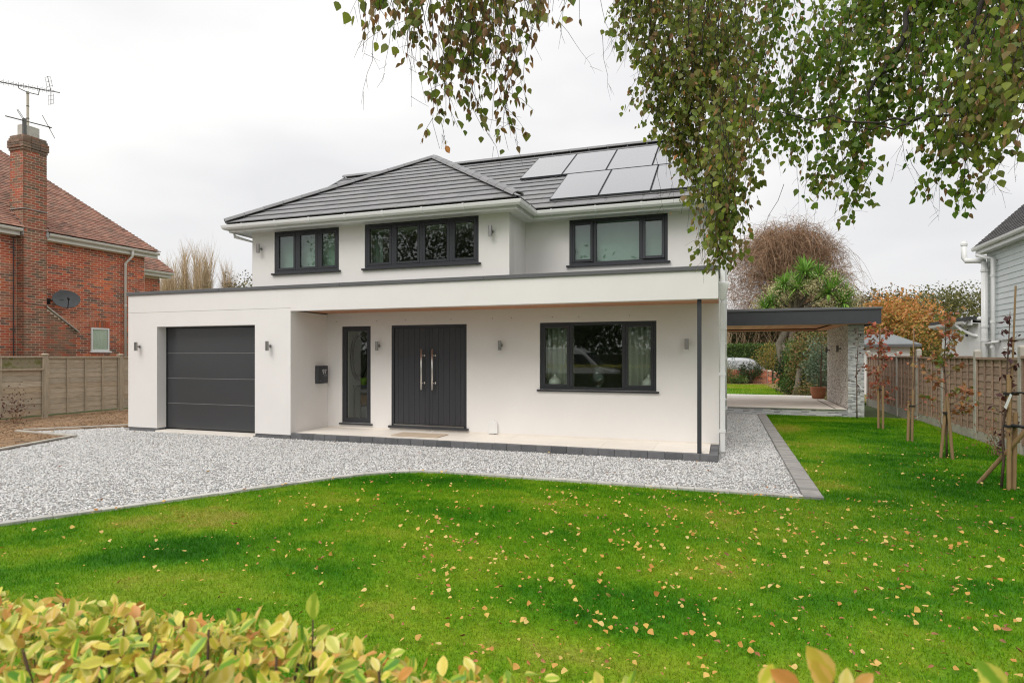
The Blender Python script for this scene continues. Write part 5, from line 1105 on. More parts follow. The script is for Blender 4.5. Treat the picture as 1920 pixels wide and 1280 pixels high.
for x, y, h, r_, mm, lb in ((-43.4, 45.5, 9.0, 1.2, 'brownolive', 'brown scrubby tree between the lone poplar and the white house'), (-42.0, 45, 9.3, 1.5, 'brownolive', 'brown green round tree at the white house corner'), (-40.4, 45, 9.1, 1.5, 'gold', 'olive round tree half behind the white house corner'), (-44.2, 42.5, 7.8, .7, 'olive', 'dark leafy ivy tree at the foot of the tallest poplar')):
    leafy_tree('scrub_tree', lb, 'tree', (x, y, 0), h, (x, y, h * .6), (r_, r_, h * .4), mm, 110, 16, .35, .2, None, .16)
# ------------------------------------------------------------------ back garden
cp_ = thing('cabbage_palm', 'cabbage palm with several green rosettes and cream flower plumes above the canopy', 'palm', (2.62, 30.5, 0)); T = Vector((2.62, 30.5, 0)); CR = Vector((3.44, 30.5, 4.62)); V_ = []; F_ = []; pl = []; P_ = [([T, T + Vector((-.15, 0, 1.3)), T + Vector((-.28, 0, 2.2)), T + Vector((.1, 0, 3.0)), T + Vector((.4, 0, 3.7))], [.19, .17, .16, .15, .12])]
P_.append(([T + Vector((.05, 0, 1.0)), T + Vector((.05, 0, 1.7)), T + Vector((-.22, 0, 2.4))], [.12, .1, .09]))
heads = [(-1.5, .0, -.5), (-.95, -.5, .25), (-.1, -.5, .75), (.55, -.3, .6), (1.25, -.2, .1), (1.75, .1, -.35), (-.5, .6, .3), (.4, .6, .5), (-1.1, .4, -.1), (1.1, .6, .1), (-.4, -.7, .05), (.9, -.7, -.25), (1.55, -.5, -.65), (-1.75, -.3, -.85), (.1, .2, .95)]
for hx, hy, hz in heads:
    c = CR + Vector((hx * .95, hy, hz)); P_.append((crooked(T + Vector((.35, 0, 3.5)), c - Vector((0, 0, .1)), 3, .08), [.1, .08, .07, .06]))
    for i in range(84):
        a = random.random() * 6.28; el_ = math.asin(random.uniform(-.45, 1)); d = Vector((math.cos(a) * math.cos(el_), math.sin(a) * math.cos(el_), math.sin(el_))); s = d.cross(Vector((0, 0, 1)));
        s = s.normalized() * .034 if s.length > .01 else Vector((.034, 0, 0)); L_ = random.uniform(.55, .95); o = len(V_); p1 = c + d * L_ * .55; p2 = c + d * L_ - Vector((0, 0, .14 * (1 - d.z)))
        V_ += [c - s * .5, c + s * .5, p1 + s, p1 - s, p2]; F_ += [(o, o + 1, o + 2), (o, o + 2, o + 3), (o + 3, o + 2, o + 4)]
    pl += [c + Vector((sg_ * random.uniform(.35, .6), -.16 + random.uniform(-.2, .2), random.uniform(-.5, -.02))) for sg_ in (-1, 1)]
limbs('trunk', P_, LM['bark'], cp_); numesh('rosette', [list(v) for v in V_], F_, LM['sword'], cp_)
pp = np.repeat(np.array([list(p) for p in pl]), 200, 0) + rng.normal(0, 1, (200 * len(pl), 3)) * [.2, .18, .16]; foliage('flower_plume', pp, .085, 'cream', cp_, kind=None, ratio=.45)
# far hedge, covered car, brick bed, shrubs
def hedge(name, label, x0, x1, y0, y1, z1, m, n, size, cat='hedge'):
    t = thing(name, label, cat, ((x0 + x1) / 2, (y0 + y1) / 2, 0)); mb = MB(); mb.box(x0 + .15, x1 - .15, y0 + .15, y1 - .15, 0, z1 - .15); mb.build('stem_core', LM['dark'], t)
    f = rng.random(n); p = np.stack([rng.uniform(x0, x1, n), rng.uniform(y0, y1, n), rng.uniform(0, z1, n)], 1); k = f < .5; p[k, 1] = y0 + np.abs(rng.normal(0, .05, k.sum())); k2 = f > .62; p[k2, 2] = z1 + rng.normal(0, .045, k2.sum())
    k3 = (f > .5) & (f < .56); p[k3, 1] = y1; foliage('foliage', p, size, m, t); return t
hedge('clipped_hedge', 'clipped green hedge at the end of the back garden', -6, 5.6, 43, 44.5, 2.35, 'green', 16000, .13)
hedge('rough_hedge', 'tall brown straggly hedgerow behind the clipped hedge', -8, 13, 47.5, 51, 4.4, 'brownolive', 22000, .2)
p = []
for i in range(260): x = random.uniform(-6, 12); p.append((crooked((x, 47.3, 1.5), (x + random.uniform(-1, 1), 47.0, random.uniform(3.4, 4.9)), 3, .2), [.03, .022, .015, .008]))
t_ = thing('bare_scrub', 'tangle of bare grey stems in front of the straggly hedgerow', 'scrub', (3, 47, 0)); tag(limbs('stem', p, LM['twigpale'], t_, 4), kind='stuff')
cv = thing('covered_car', 'car under a pale grey cover beyond the brick bed', 'car', (.35, 40.6, 0)); m = MB(); prof = [(-2.6, .0), (-2.55, .75), (-2.0, 1.02), (-1.15, 1.3), (-.65, 1.55), (.9, 1.52), (1.35, 1.42), (1.85, .98), (2.15, .8), (2.2, 0)]; Vc = []; k = len(prof)
for j, (yy, sc_) in enumerate(((0, .9), (.25, 1), (1.5, 1.03), (1.75, .9))):
    for i, (a, z) in enumerate(prof): Vc.append((.35 + a * (.97 if j in (0, 3) else 1), 40.0 + yy - (.25 if z < .3 and j == 0 else 0), z * sc_ + .015 * math.sin(i * 5 + j * 2)))
m.add(Vc, [(j * k + i, j * k + i + 1, (j + 1) * k + i + 1, (j + 1) * k + i) for j in range(3) for i in range(k - 1)] + [tuple(range(k)), tuple(range(4 * k - 1, 3 * k - 1, -1))]); o = m.build('car_cover', M['cover'], cv, smooth=False); sb = o.modifiers.new('soft', 'SUBSURF'); sb.levels = sb.render_levels = 2
RB = thing('brick_bed', 'low red brick raised bed at the far end of the back lawn', 'raised bed', (1.5, 39.2, 0)); m = MB(); m.box(-2.2, 2.35, 39.02, 39.3, 0, .82); m.box(2.37, 2.58, 38.6, 39.3, 0, .8); m.box(2.75, 3.2, 39.3, 39.5, 0, .72); core = m.build('wall', M['mortar'], RB)
bricks.clear(); brick_face(39.02, -2.2, 2.35, .0, .82, 'y'); brick_face(38.6, 2.37, 2.58, 0, .8, 'y'); brick_face(39.3, 2.75, 3.2, 0, .72, 'y')
for mm, cc in bricks: mm.build('brick', M['brick'], core)
bb_ = MB(); bb_.prism([(-9, 37.6, -.05), (2.2, 37.8, -.05), (2.4, 31, -.05), (2.4, 27.5, -.05), (3.3, 24.6, -.05), (9, 25, -.05), (9, 45, -.05), (-9, 45, -.05)], (0, 0, .055)); struct(bb_, 'garden_bed', M['soil'])
def bush(name, label, c, r_, m, n, per, spread, size, cat='shrub', group=None, ratio=.62):
    t = thing(name, label, cat, (c[0], c[1], 0), group); b = Vector((c[0], c[1], 0)); P_ = []
    for i in range(9): a = i * 2.4; P_.append((crooked(b, Vector(c) + Vector((math.cos(a) * r_[0] * .7, math.sin(a) * r_[1] * .7, random.uniform(-.2, .8) * r_[2])), 3, .06), [.03, .022, .015, .007]))
    limbs('stem', P_, LM['bark'], t, 5); p = clumps(c, r_, n, per, spread, .45); p = p[p[:, 2] > .02]; foliage('foliage', p, size, m, t, ratio=ratio); return t
bush('shrub', 'dark green rounded shrub hanging over the brick bed', (1.4, 38.9, .75), (.7, .5, .45), 'dark', 60, 30, .12, .09)
bush('shrub', 'pale twiggy shrub in front of the covered car', (.1, 39.6, .95), (.9, .4, .55), 'blue', 40, 18, .16, .08)
bush('shrub', 'low green leafy shrub at the drainpipe end of the brick bed', (-.2, 38.6, .5), (.9, .5, .5), 'mixed', 60, 24, .14, .09)
bush('strappy_plant', 'low plant with bright strap leaves at the foot of the brick bed', (.75, 38.3, .18), (.55, .3, .22), 'green', 40, 16, .1, .24, 'plant', None, .16)
bush('shrub', 'small yellowish shrub beside the palm trunk', (2.55, 40.2, 1.4), (.9, .7, .9), 'gold', 80, 22, .2, .1)
iv = bush('ivy', 'dark green ivy climbing the palm trunk', (2.66, 30.3, .95), (.42, .4, .95), 'dark', 60, 30, .12, .1, 'ivy')
bush('shrub', 'bright green shrub right of the palm trunk', (2.95, 29.0, 1.35), (.45, .7, 1.05), 'green', 90, 28, .15, .1)
bush('shrub', 'tall mixed rust and green shrub in the middle of the garden border', (3.3, 27.6, 1.5), (.8, .9, 1.45), 'mixed', 190, 30, .17, .095)
bush('shrub', 'grey green shrub behind the terracotta pot', (3.45, 25.6, 1.2), (.55, .6, 1.0), 'blue', 120, 28, .13, .08)
bush('shrub', 'tall olive shrub against the garden border fence', (4.3, 31, 2.0), (.9, 1.3, 1.8), 'olive', 200, 28, .22, .11)
bush('shrub', 'low straggly plants at the border foot beside the terrace', (2.95, 25.4, .2), (.5, .6, .3), 'mixed', 60, 26, .13, .07)
bush('shrub', 'small green shrub at the border foot below the palm', (2.62, 28.3, .38), (.5, .4, .38), 'green', 50, 24, .1, .08)
ds = thing('tree_stump', 'short pale bare trunk in the garden border', 'tree stump', (2.75, 27.2, 0)); limbs('trunk', [([(2.72, 27.2, 0), (2.8, 27.2, .5), (2.86, 27.2, 1.15)], [.16, .12, .1])], LM['bark'], ds)
t = thing('flower_pot', 'terracotta pot on the terrace at the end of the stone wall', 'pot', (3.02, 23.0, TZ)); m = MB(); m.lathe((3.0, 23.0, TZ), [(.15, 0), (.19, .02), (.235, .18), (.245, .33), (.255, .36), (.25, .39), (.225, .39), (.21, .33), (.05, .32)], 24); m.build('pot_body', M['terracotta'], t, smooth=True); m = MB(); m.lathe((3.0, 23.0, TZ + .30), [(.20, 0), (.19, .03), (.0, .035)], 16); m.build('pot_soil', M['soil'], t)
t = thing('potted_tree', 'slim trunk of a small tree standing in the terracotta pot', 'tree', (3.05, 23, TZ + .33)); m = MB(); m.tube(crooked((3.08, 23.0, TZ + .3), (3.12, 23.05, 2.05), 4, .015), [.024, .022, .02, .016, .01], 7); m.build('trunk', M['bark'], t, smooth=True); p = clumps((3.1, 23.1, 2.0), (.25, .25, .22), 10, 12, .1); foliage('crown', p, .06, 'mixed', t, kind=None)

# ------------------------------------------------------------------ young trees on the side lawn
def bigleaf(mname, n=6):
    """maple-like leaf: lobed outline, slightly folded"""
    return None
def young_tree(x, y, h, lean, label, m, nleaf, zlo, zhi, spread, size, trunk_m='bark', nbr=14):
    t = thing('young_tree', label, 'young tree', (x, y, 0), 'newly planted trees along the fence'); r = random.Random(int(x * 100 + y * 7)); top = Vector((x + lean, y, h)); tp = crooked((x, y, -.02), top, 6, .018, r)
    limbs('trunk', [(tp, [.016, .015, .014, .012, .01, .007, .004])], M[trunk_m], t, 6); P_ = []; pos = []
    for i in range(nbr):
        f = zlo + (zhi - zlo) * (i + r.random()) / nbr; j = min(5, int(f * 6)); b = tp[j] + (tp[j + 1] - tp[j]) * (f * 6 - j); a = r.random() * 6.28; L_ = spread * r.uniform(.5, 1.1) * (1.15 - .6 * f); e = b + Vector((math.cos(a) * L_, math.sin(a) * L_, L_ * r.uniform(.2, .8))); pth = crooked(b, e, 3, .02, r); P_.append((pth, [.006, .005, .004, .002]))
        for k in range(max(1, nleaf // nbr)): q_ = pth[0] + (pth[-1] - pth[0]) * r.uniform(.25, 1.05); pos.append([q_.x + r.gauss(0, .025), q_.y + r.gauss(0, .025), q_.z + r.gauss(0, .025)])
    limbs('branch', P_, M[trunk_m], t, 4); foliage('crown', np.array(pos), size, m, t, -.35, .75, kind=None); return t
def stake(x, y, h, lx, ly, r_, label):
    m = MB(); m.tube([(x, y, -.1), (x + lx, y + ly, h)], r_ * .86, 10); o = tag(m.build('wooden_stake', M['stake'], None, smooth=False), label, 'stake', 'stakes of the young trees'); return o
def tie(parent, x, y, z, r_=.04):
    m = MB(); m.lathe((x, y, z), [(r_, -.015), (r_ + .006, -.015), (r_ + .006, .015), (r_, .015)], 12); m.build('tie', M['rubber'], parent)
def cane(x, y, h, label):
    m = MB(); m.tube([(x, y, 0), (x + .01, y, h)], .009, 6); tag(m.build('bamboo_cane', M['stake'], None), label, 'cane', 'canes beside the young trees')
a = young_tree(3.27, 18.05, 2.42, .01, 'slim young tree with few dark leaves in front of the stone clad wall', 'plum', 40, .25, .98, .22, .07, nbr=16)
m = MB(); m.hexa([(3.27, 18.0, .92), (3.29, 18.0, .92), (3.29, 18.002, .92), (3.27, 18.002, .92), (3.36, 17.98, .8), (3.38, 17.98, .81), (3.38, 17.982, .81), (3.36, 17.982, .8)]); m.build('label_tag', M['tagwhite'], a)
b = young_tree(3.31, 15.9, 2.35, .02, 'young tree with bright red leaves near the stone clad wall', 'red', 300, .24, .98, .46, .095, nbr=30); tie(b, 3.33, 15.82, .88, .05)
stake(3.29, 15.80, 1.42, .0, 0, .025, 'square pale stake at the red leaved young tree'); stake(3.38, 15.78, .98, .0, 0, .03, 'short pale stake beside the red leaved young tree'); cane(3.335, 15.86, 2.3, 'thin cane up through the red leaved young tree')
c = young_tree(3.42, 13.7, 2.15, .05, 'nearly bare young tree with reddish twigs between the red and the rust leaved trees', 'red', 10, .15, .8, .3, .05, nbr=24); tie(c, 3.42, 13.70, .68, .045)
stake(3.36, 13.72, .78, .02, 0, .03, 'dark sided stake at the nearly bare young tree'); cane(3.44, 13.7, 2.2, 'thin cane tied to the nearly bare young tree'); stake(3.42, 13.68, 1.0, .02, 0, .026, 'pale stake at the nearly bare young tree')
d = young_tree(3.40, 11.65, 2.32, -.03, 'young tree with rust and green leaves in the middle of the row', 'rust', 340, .28, .99, .6, .09, nbr=30); tie(d, 3.38, 11.6, .73, .045)
stake(3.30, 11.62, .98, .09, 0, .027, 'leaning stake crossing the rust leaved young tree'); stake(3.46, 11.56, 1.0, -.08, 0, .027, 'second stake of the crossed pair at the rust leaved young tree')
e = young_tree(3.27, 9.22, 2.2, .09, 'nearest young tree with sparse plum leaves and a white label', 'plum', 70, .2, .99, .2, .075, nbr=22); tie(e, 3.34, 9.16, .78, .06); tie(e, 3.33, 9.16, 1.18, .055)
m = MB(); m.tube([(3.33, 9.1, .80), (3.45, 9.05, .78), (3.5, 9.04, .72)], [.02, .02, .004], 6); m.tube([(3.33, 9.1, 1.2), (3.43, 9.06, 1.2), (3.47, 9.05, 1.15)], [.012, .012, .004], 6); m.build('rubber_strap', M['rubber'], e)
m = MB(); m.hexa([(3.24, 9.06, 1.02), (3.265, 9.06, .995), (3.265, 9.063, .995), (3.24, 9.063, 1.02), (3.30, 9.05, 1.19), (3.32, 9.05, 1.17), (3.32, 9.053, 1.17), (3.30, 9.053, 1.19)]); m.build('label_tag', M['tagwhite'], e)
stake(3.32, 9.14, 1.42, .0, 0, .028, 'upright square stake at the nearest young tree'); stake(3.38, 9.18, .95, .02, 0, .03, 'shorter upright stake at the nearest young tree'); stake(3.06, 9.5, 1.1, .56, -.65, .03, 'round stake leaning across the nearest young tree'); m = MB(); m.tube([(3.33, 9.2, 0), (3.41, 9.2, 2.52)], .011, 6); tag(m.build('bamboo_cane', M['stake'], None), 'tall brown cane at the nearest young tree', 'cane', 'canes beside the young trees')
for (x, y, n, lb) in ((4.25, 12.2, 60, 'low bare rose bush with reddish stems at the fence foot'), (4.4, 15.2, 50, 'small twiggy climber at the fence behind the nearly bare tree'), (4.45, 10.4, 80, 'twiggy rose bush with dark leaves at the near end of the fence')):
    t = thing('rose_bush', lb, 'bush', (x, y, 0)); st_ = np.tile([x, y, 0.0], (n // 4, 1)) + rng.normal(0, .05, (n // 4, 3)) * [1, 1, 0]; dr = rng.normal(0, .35, (n // 4, 3)) + [0, 0, 1]; twigs('stem', st_, dr, .75, 4, .006, .05, .15, LM['twig'], t); foliage('foliage', np.array([x, y, .45]) + rng.normal(0, .2, (n, 3)), .05, 'rust', t)
for (x, y, h, lb) in ((-16.2, 9.9, .85, 'small dark leaved shrub in the soil bed by the mossy fence panel'), (-16.0, 9.2, .4, 'low twiggy seedling in the soil bed near the small dark leaved shrub')):
    t = thing('bed_shrub', lb, 'shrub', (x, y, 0)); k = 16; st_ = np.tile([x, y, 0.0], (k, 1)) + rng.normal(0, .05, (k, 3)) * [1, 1, 0]; dr = rng.normal(0, .28, (k, 3)) + [0, 0, 1]; twigs('stem', st_, dr, h * .9, 4, .006, .0, .15, LM['twig'], t); foliage('foliage', np.array([x, y, h * .5]) + rng.normal(0, 1, (150, 3)) * [.16, .16, h * .26], .05, 'plum', t)

# ------------------------------------------------------------------ leaf meshes laid one by one
BIRCH = (np.array([[0, 0, 0], [.34, .13, .03], [.47, .35, .06], [.26, .68, .03], [0, 1, -.06], [-.26, .68, .03], [-.47, .35, .06], [-.34, .13, .03], [0, .4, -.01]], float), [(0, 1, 8), (1, 2, 8), (2, 3, 8), (3, 4, 8), (4, 5, 8), (5, 6, 8), (6, 7, 8), (7, 0, 8)])
CURL = (np.array([[0, 0, 0], [.22, .18, .12], [.27, .42, .20], [.16, .74, .16], [.02, 1, .16], [-.14, .72, .2], [-.24, .40, .24], [-.2, .16, .14], [0, .45, -.02]], float), BIRCH[1])
PRIV = (np.array([[0, 0, 0], [.14, .12, .02], [.27, .36, .07], [.27, .62, .06], [.13, .87, .0], [0, 1, -.05], [-.13, .87, .0], [-.27, .62, .06], [-.27, .36, .07], [-.14, .12, .02], [0, .3, -.01], [0, .68, -.03]], float),
        [(0, 1, 10), (1, 2, 10), (2, 3, 11), (2, 11, 10), (3, 4, 11), (4, 5, 11), (5, 6, 11), (6, 7, 11), (7, 8, 11), (8, 10, 11), (8, 9, 10), (9, 0, 10)])
def frames(tip, nrm):
    y = tip / np.linalg.norm(tip, axis=1)[:, None]; x = np.cross(y, nrm); x /= np.linalg.norm(x, axis=1)[:, None] + 1e-9; z = np.cross(x, y)
    return np.stack([x, y, z], 2)                # columns
def uvs(base): return np.stack([base[:, 0] / (np.abs(base[:, 0]).max() + 1e-9) * .5 + .5, base[:, 1]], 1)
def lay(name, leaf, pos, Rm, size, m, parent, single, stuff_name, variants=None, label_fn=None, group=None, cat=None):
    """leaf objects one by one for the indices in `single`, the rest as one joined mass"""
    base, fs = leaf; rest = np.setdiff1d(np.arange(len(pos)), single)
    me = bpy.data.meshes.new(name); me.from_pydata(base.tolist(), [], fs); me.materials.append(m); me.polygons.foreach_set('use_smooth', [True] * len(fs))
    u = me.uv_layers.new(name='uv'); ub = uvs(base)
    li = np.array([i for f in fs for i in f]); u.data.foreach_set('uv', ub[li].astype(np.float32).ravel())
    off = np.array(WL[parent.name]) if parent is not None else np.zeros(3)
    for i in single:
        o = bpy.data.objects.new(name, me); COL.objects.link(o)
        o.location = pos[i] - off; o.rotation_euler = Matrix(Rm[i].tolist()).to_euler(); s = float(size[i]); o.scale = (s, s, s)
        if parent is not None: o.parent = parent
        if label_fn: lb = label_fn(i); tag(o, lb[0], cat, lb[1])
    if len(rest):
        V = np.einsum('kij,nj->kni', Rm[rest], base) * size[rest][:, None, None] + pos[rest][:, None, :]
        F = np.array(fs)[None] + len(base) * np.arange(len(rest))[:, None, None]
        o = numesh(stuff_name, V.reshape(-1, 3), F.reshape(-1, 3), m, parent, True, uv=np.tile(ub, (len(rest), 1))); tag(o, kind='stuff'); return o
def vis_order(pos, size):
    v = pos - CAM; t = v @ FW; ok = (t > .2) & (np.abs(v @ RT) < .842 * t) & (v[:, 2] < .585 * t) & (v[:, 2] > -.54 * t)
    key = np.where(ok, size / np.maximum(t, .1), 0); return np.argsort(-key), ok

# ------------------------------------------------------------------ the birch at the street side: trunk out to the right, weeping twigs
BT = thing('birch_tree', 'weeping birch with green and browning leaves hanging over the lawn', 'tree', (3.9, 4.3, 0))
A = [(-1.64,2.61,3.22,0.06,5),(-1.46,2.24,2.92,0.01,1),(-1.54,2.64,3.14,0.07,5),(-1.53,2.75,3.06,0.08,6),(-1.41,2.79,2.93,0.08,7),(-1.35,2.92,2.82,0.06,5),(-1.39,2.90,2.72,0.02,1),(-1.23,2.85,3.06,0.08,6),(-1.24,3.01,2.84,0.06,5),(-1.11,2.89,2.92,0.08,6),(-1.13,3.10,2.74,0.04,3),(-1.02,3.03,2.92,0.06,5),(-0.92,2.96,3.16,0.08,5),(-0.84,2.99,3.27,0.05,2),(-0.68,2.94,3.21,0.01,1),(-1.41,2.68,3.17,0.11,7),(-1.32,2.93,3.27,0.11,7),(-1.14,2.99,3.27,0.11,8),(-0.93,3.07,3.38,0.07,3),(-1.53,2.54,3.25,0.08,4)]
B = [(-0.74,4.51,4.01,0.09,5),(-0.65,4.54,3.77,0.11,7),(-0.59,4.67,3.49,0.10,7),(-0.47,4.71,3.25,0.13,9),(-0.36,4.75,3.09,0.15,10),(-0.23,4.79,2.93,0.15,11),(-0.07,4.95,3.08,0.14,10),(-0.22,4.69,2.66,0.11,8),(-0.09,4.63,2.53,0.10,8),(-0.07,4.53,2.32,0.09,8),(-0.17,4.39,2.21,0.04,3),(0.06,5.11,3.07,0.11,8),(0.09,4.59,2.36,0.04,2),(0.12,5.24,3.44,0.15,9),(0.29,5.40,3.70,0.16,8),(0.25,5.39,3.26,0.11,5),(-0.43,4.93,3.83,0.22,12),(-0.16,5.14,3.74,0.22,13),(-0.64,4.76,4.07,0.16,9),(-0.36,5.07,4.22,0.21,10),(-0.04,5.28,4.18,0.22,10),(0.34,5.52,4.23,0.20,8),(0.04,4.57,2.62,0.06,3),(-0.30,4.66,3.34,0.16,10),(-0.05,4.85,3.41,0.16,10),(-0.03,4.54,2.24,0.07,6),(0.02,4.5,2.2,0.06,4)]
C = [(0.52,5.69,3.23,0.10,4),(0.43,5.66,3.46,0.16,6),(0.68,5.64,2.96,0.07,3),(0.60,5.51,2.78,0.03,1),(0.83,5.59,2.89,0.08,4),(0.96,5.63,2.71,0.04,3),(0.84,5.91,3.54,0.23,9),(1.12,5.90,3.46,0.20,8),(1.00,5.65,3.08,0.11,5),(1.27,5.85,3.60,0.22,8),(1.38,5.68,3.40,0.19,7),(1.41,5.15,2.72,0.04,3),(1.35,5.13,3.03,0.10,5),(1.50,4.98,2.62,0.04,3),(1.46,4.96,3.00,0.13,6),(1.49,4.76,2.90,0.10,5),(1.59,4.69,2.65,0.03,2),(1.58,4.69,2.94,0.12,6),(1.61,4.38,2.81,0.06,4),(1.71,4.73,3.25,0.15,7),(0.98,6.28,4.29,0.20,7),(1.23,6.26,4.39,0.24,9),(1.50,6.14,4.33,0.28,10),(1.74,5.91,4.14,0.26,10),(1.87,5.53,3.94,0.22,9),(1.96,5.24,3.75,0.15,7),(0.63,5.94,3.86,0.17,6),(2.01,5.36,4.07,0.15,7),(1.53,6.47,4.78,0.29,10),(1.77,6.13,4.56,0.27,10),(1.23,6.47,4.83,0.20,7),(1.71,5.16,3.34,0.19,8),(1.56,5.53,3.58,0.19,7)]
D = Vector((3.9, 4.3, 0)); Pb = []
Pb.append(([D, D + Vector((.05, .05, 2)), D + Vector((.0, .15, 4.2)), D + Vector((-.15, .2, 6.5)), D + Vector((-.1, .1, 9.5))], [.17, .14, .12, .09, .03]))
boughs = [[(3.8, 4.4, 3.6), (2.8, 4.9, 4.9), (1.7, 5.85, 4.9), (1.43, 5.8, 4.49), (1.37, 5.78, 4.22), (1.19, 5.82, 3.96), (1.04, 5.87, 3.51), (.92, 5.94, 3.2)], [(3.85, 4.4, 3.2), (2.9, 4.9, 4.5), (1.95, 5.4, 4.75), (1.7, 5.47, 3.94), (1.62, 5.55, 3.62), (1.31, 5.55, 3.47), (.98, 5.53, 3.46)],
          [(3.88, 4.35, 2.4), (2.8, 4.35, 2.75), (1.79, 4.44, 2.97), (1.7, 4.62, 3.07), (1.53, 4.99, 3.32), (1.11, 5.26, 3.41), (.58, 5.5, 3.61), (.18, 5.57, 3.76)], [(3.8, 4.4, 4.2), (2.4, 5.0, 5.6), (1.0, 5.4, 5.9), (0.1, 5.5, 5.5), (-.13, 5.35, 4.51), (-.22, 5.1, 3.92), (-.12, 5.0, 3.26), (-.04, 4.9, 2.82)],
          [(3.8, 4.35, 4.8), (2.2, 4.0, 5.9), (.6, 3.6, 5.6), (-.5, 3.2, 4.7), (-1.1, 3.0, 3.95), (-1.5, 2.8, 3.75)], [(3.8, 4.3, 5.2), (2.4, 5.2, 6.2), (1.3, 6.1, 5.9), (.6, 6.3, 5.2)], [(3.85, 4.4, 4.6), (3, 5.2, 5.4), (2.1, 5.8, 5.3), (1.6, 6.3, 5.0)]]
def dense(pts, k=5, wob=.025):
    o = []
    for a, b in zip(pts, pts[1:]): o += crooked(a, b, k, wob)[:-1]
    return o + [Vector(pts[-1])]
for i, bp_ in enumerate(boughs): d_ = dense(bp_); n_ = len(d_); r0_ = (.036, .028, .021, .04, .035, .035, .03)[i]; Pb.append((d_, [max(.004, r0_ * (1 - .9 * j / n_)) for j in range(n_)]))
for pts_, r_ in Pb[:1]: limbs('trunk', [(pts_, r_)], mat('birch_bark', [(.5, .47, .42)], .8, vary=(3, .4, 1.1, (1, 1, 5))), BT, 12)
dkb = mat('dark_birch_bough', [(.035, .028, .024)], .85)
for pts_, r_ in Pb[1:]: limbs('bough', [(pts_, r_)], dkb, BT, 7)
LP, LT, LN, LS, TW = [], [], [], [], MB()
def strand(top, bot, sp, size, wild, br=.35):
    top, bot = Vector(top), Vector(bot); L_ = (bot - top).length; k = max(3, int(L_ / .12)); pts = [top + (bot - top) * (i / k) + Vector((random.gauss(0, .012), random.gauss(0, .012), 0)) * (1 + wild * i / k) for i in range(k + 1)]
    TW.tube(pts, [.0028 - .0018 * i / k for i in range(k + 1)], 3, cap=False); s = 0.0
    while s < L_:
        f = min(s / L_ * k, k - .001); j = int(f); p = pts[j] + (pts[j + 1] - pts[j]) * (f - j)
        a = random.random() * 6.28; rad = random.uniform(.012, .045) * (1 + wild * .8); q = p + Vector((math.cos(a) * rad, math.sin(a) * rad, -random.uniform(0, .02)))
        LP.append(q[:]); LT.append((math.cos(a) * .35 + random.gauss(0, .25), math.sin(a) * .35 + random.gauss(0, .25), -1)); b = random.random() * 6.28; LN.append((math.cos(b), math.sin(b), random.gauss(.1, .35))); LS.append(size * random.uniform(.62, 1.25))
        s += sp * random.uniform(.5, 1.5)
        if random.random() < br * .22 and s < L_ * .95:
            e = p + Vector((random.gauss(0, .07), random.gauss(0, .07), -random.uniform(.05, .16)));  TW.tube([p, (p + e) / 2 + Vector((0, 0, .015)), e], [.0016, .0012, .0007], 3, cap=False)
            for _ in range(4):
                g_ = random.uniform(.4, 1.05); LP.append((p + (e - p) * g_)[:]); LT.append((random.gauss(0, .4), random.gauss(0, .4), -1)); b = random.random() * 6.28; LN.append((math.cos(b), math.sin(b), random.gauss(.1, .4))); LS.append(size * random.uniform(.6, 1.1))
for grp, ztop, sp, mult, sz, wild in ((A, 3.72, .029, .58, .047, 1.1), (B, 5.0, .026, .92, .047, 1.1), (C, 5.1, .028, 1.3, .055, 1.4)):
    for (x, y, zb, r_, n) in grp:
        for _ in range(max(1, round(n * mult * (1.4 if grp is C and zb > 3.85 and x > 1.1 else 1))) if n > 1 else 1):
            a = random.random() * 6.28; rr_2 = r_ * random.random() * (.75 if grp is C else 1); bx, by = x + math.cos(a) * rr_2, y + math.sin(a) * rr_2
            L_ = min(ztop - zb, random.uniform(.5, 1.0)) if grp is C else min(ztop - zb, random.uniform(.55, 1.5)); zt = zb + L_
            tilt_ = .5 if grp is C else .12
            strand((bx + random.gauss(0, .1) * L_ + tilt_ * .35 * L_, by + random.gauss(0, .12) * L_, zt), (bx, by, zb + abs(random.gauss(0, .11))), sp, sz, wild)
for grp in (A, B, C):
    for (x, y, zb, r_, n) in grp:
        for _ in range(3 if n > 1 else 1):      # bare twig ends
            px_, py_ = x + random.gauss(0, r_ * 1.3), y + random.gauss(0, r_ * 1.3); z_ = zb + random.uniform(-.12, .25); q0 = Vector((px_ + random.gauss(0, .1), py_ + random.gauss(0, .1), z_ + .5)); TW.tube(crooked(q0, (px_, py_, z_), 5, .014), [.0022, .002, .0017, .0014, .001, .0006], 3, cap=False)
            for _j in range(3):
                f_ = random.uniform(.3, .95); p_ = q0.lerp(Vector((px_, py_, z_)), f_); TW.tube(crooked(p_, p_ + Vector((random.gauss(0, .06), random.gauss(0, .06), -random.uniform(.02, .09))), 2, .006), [.0013, .001, .0006], 3, cap=False)
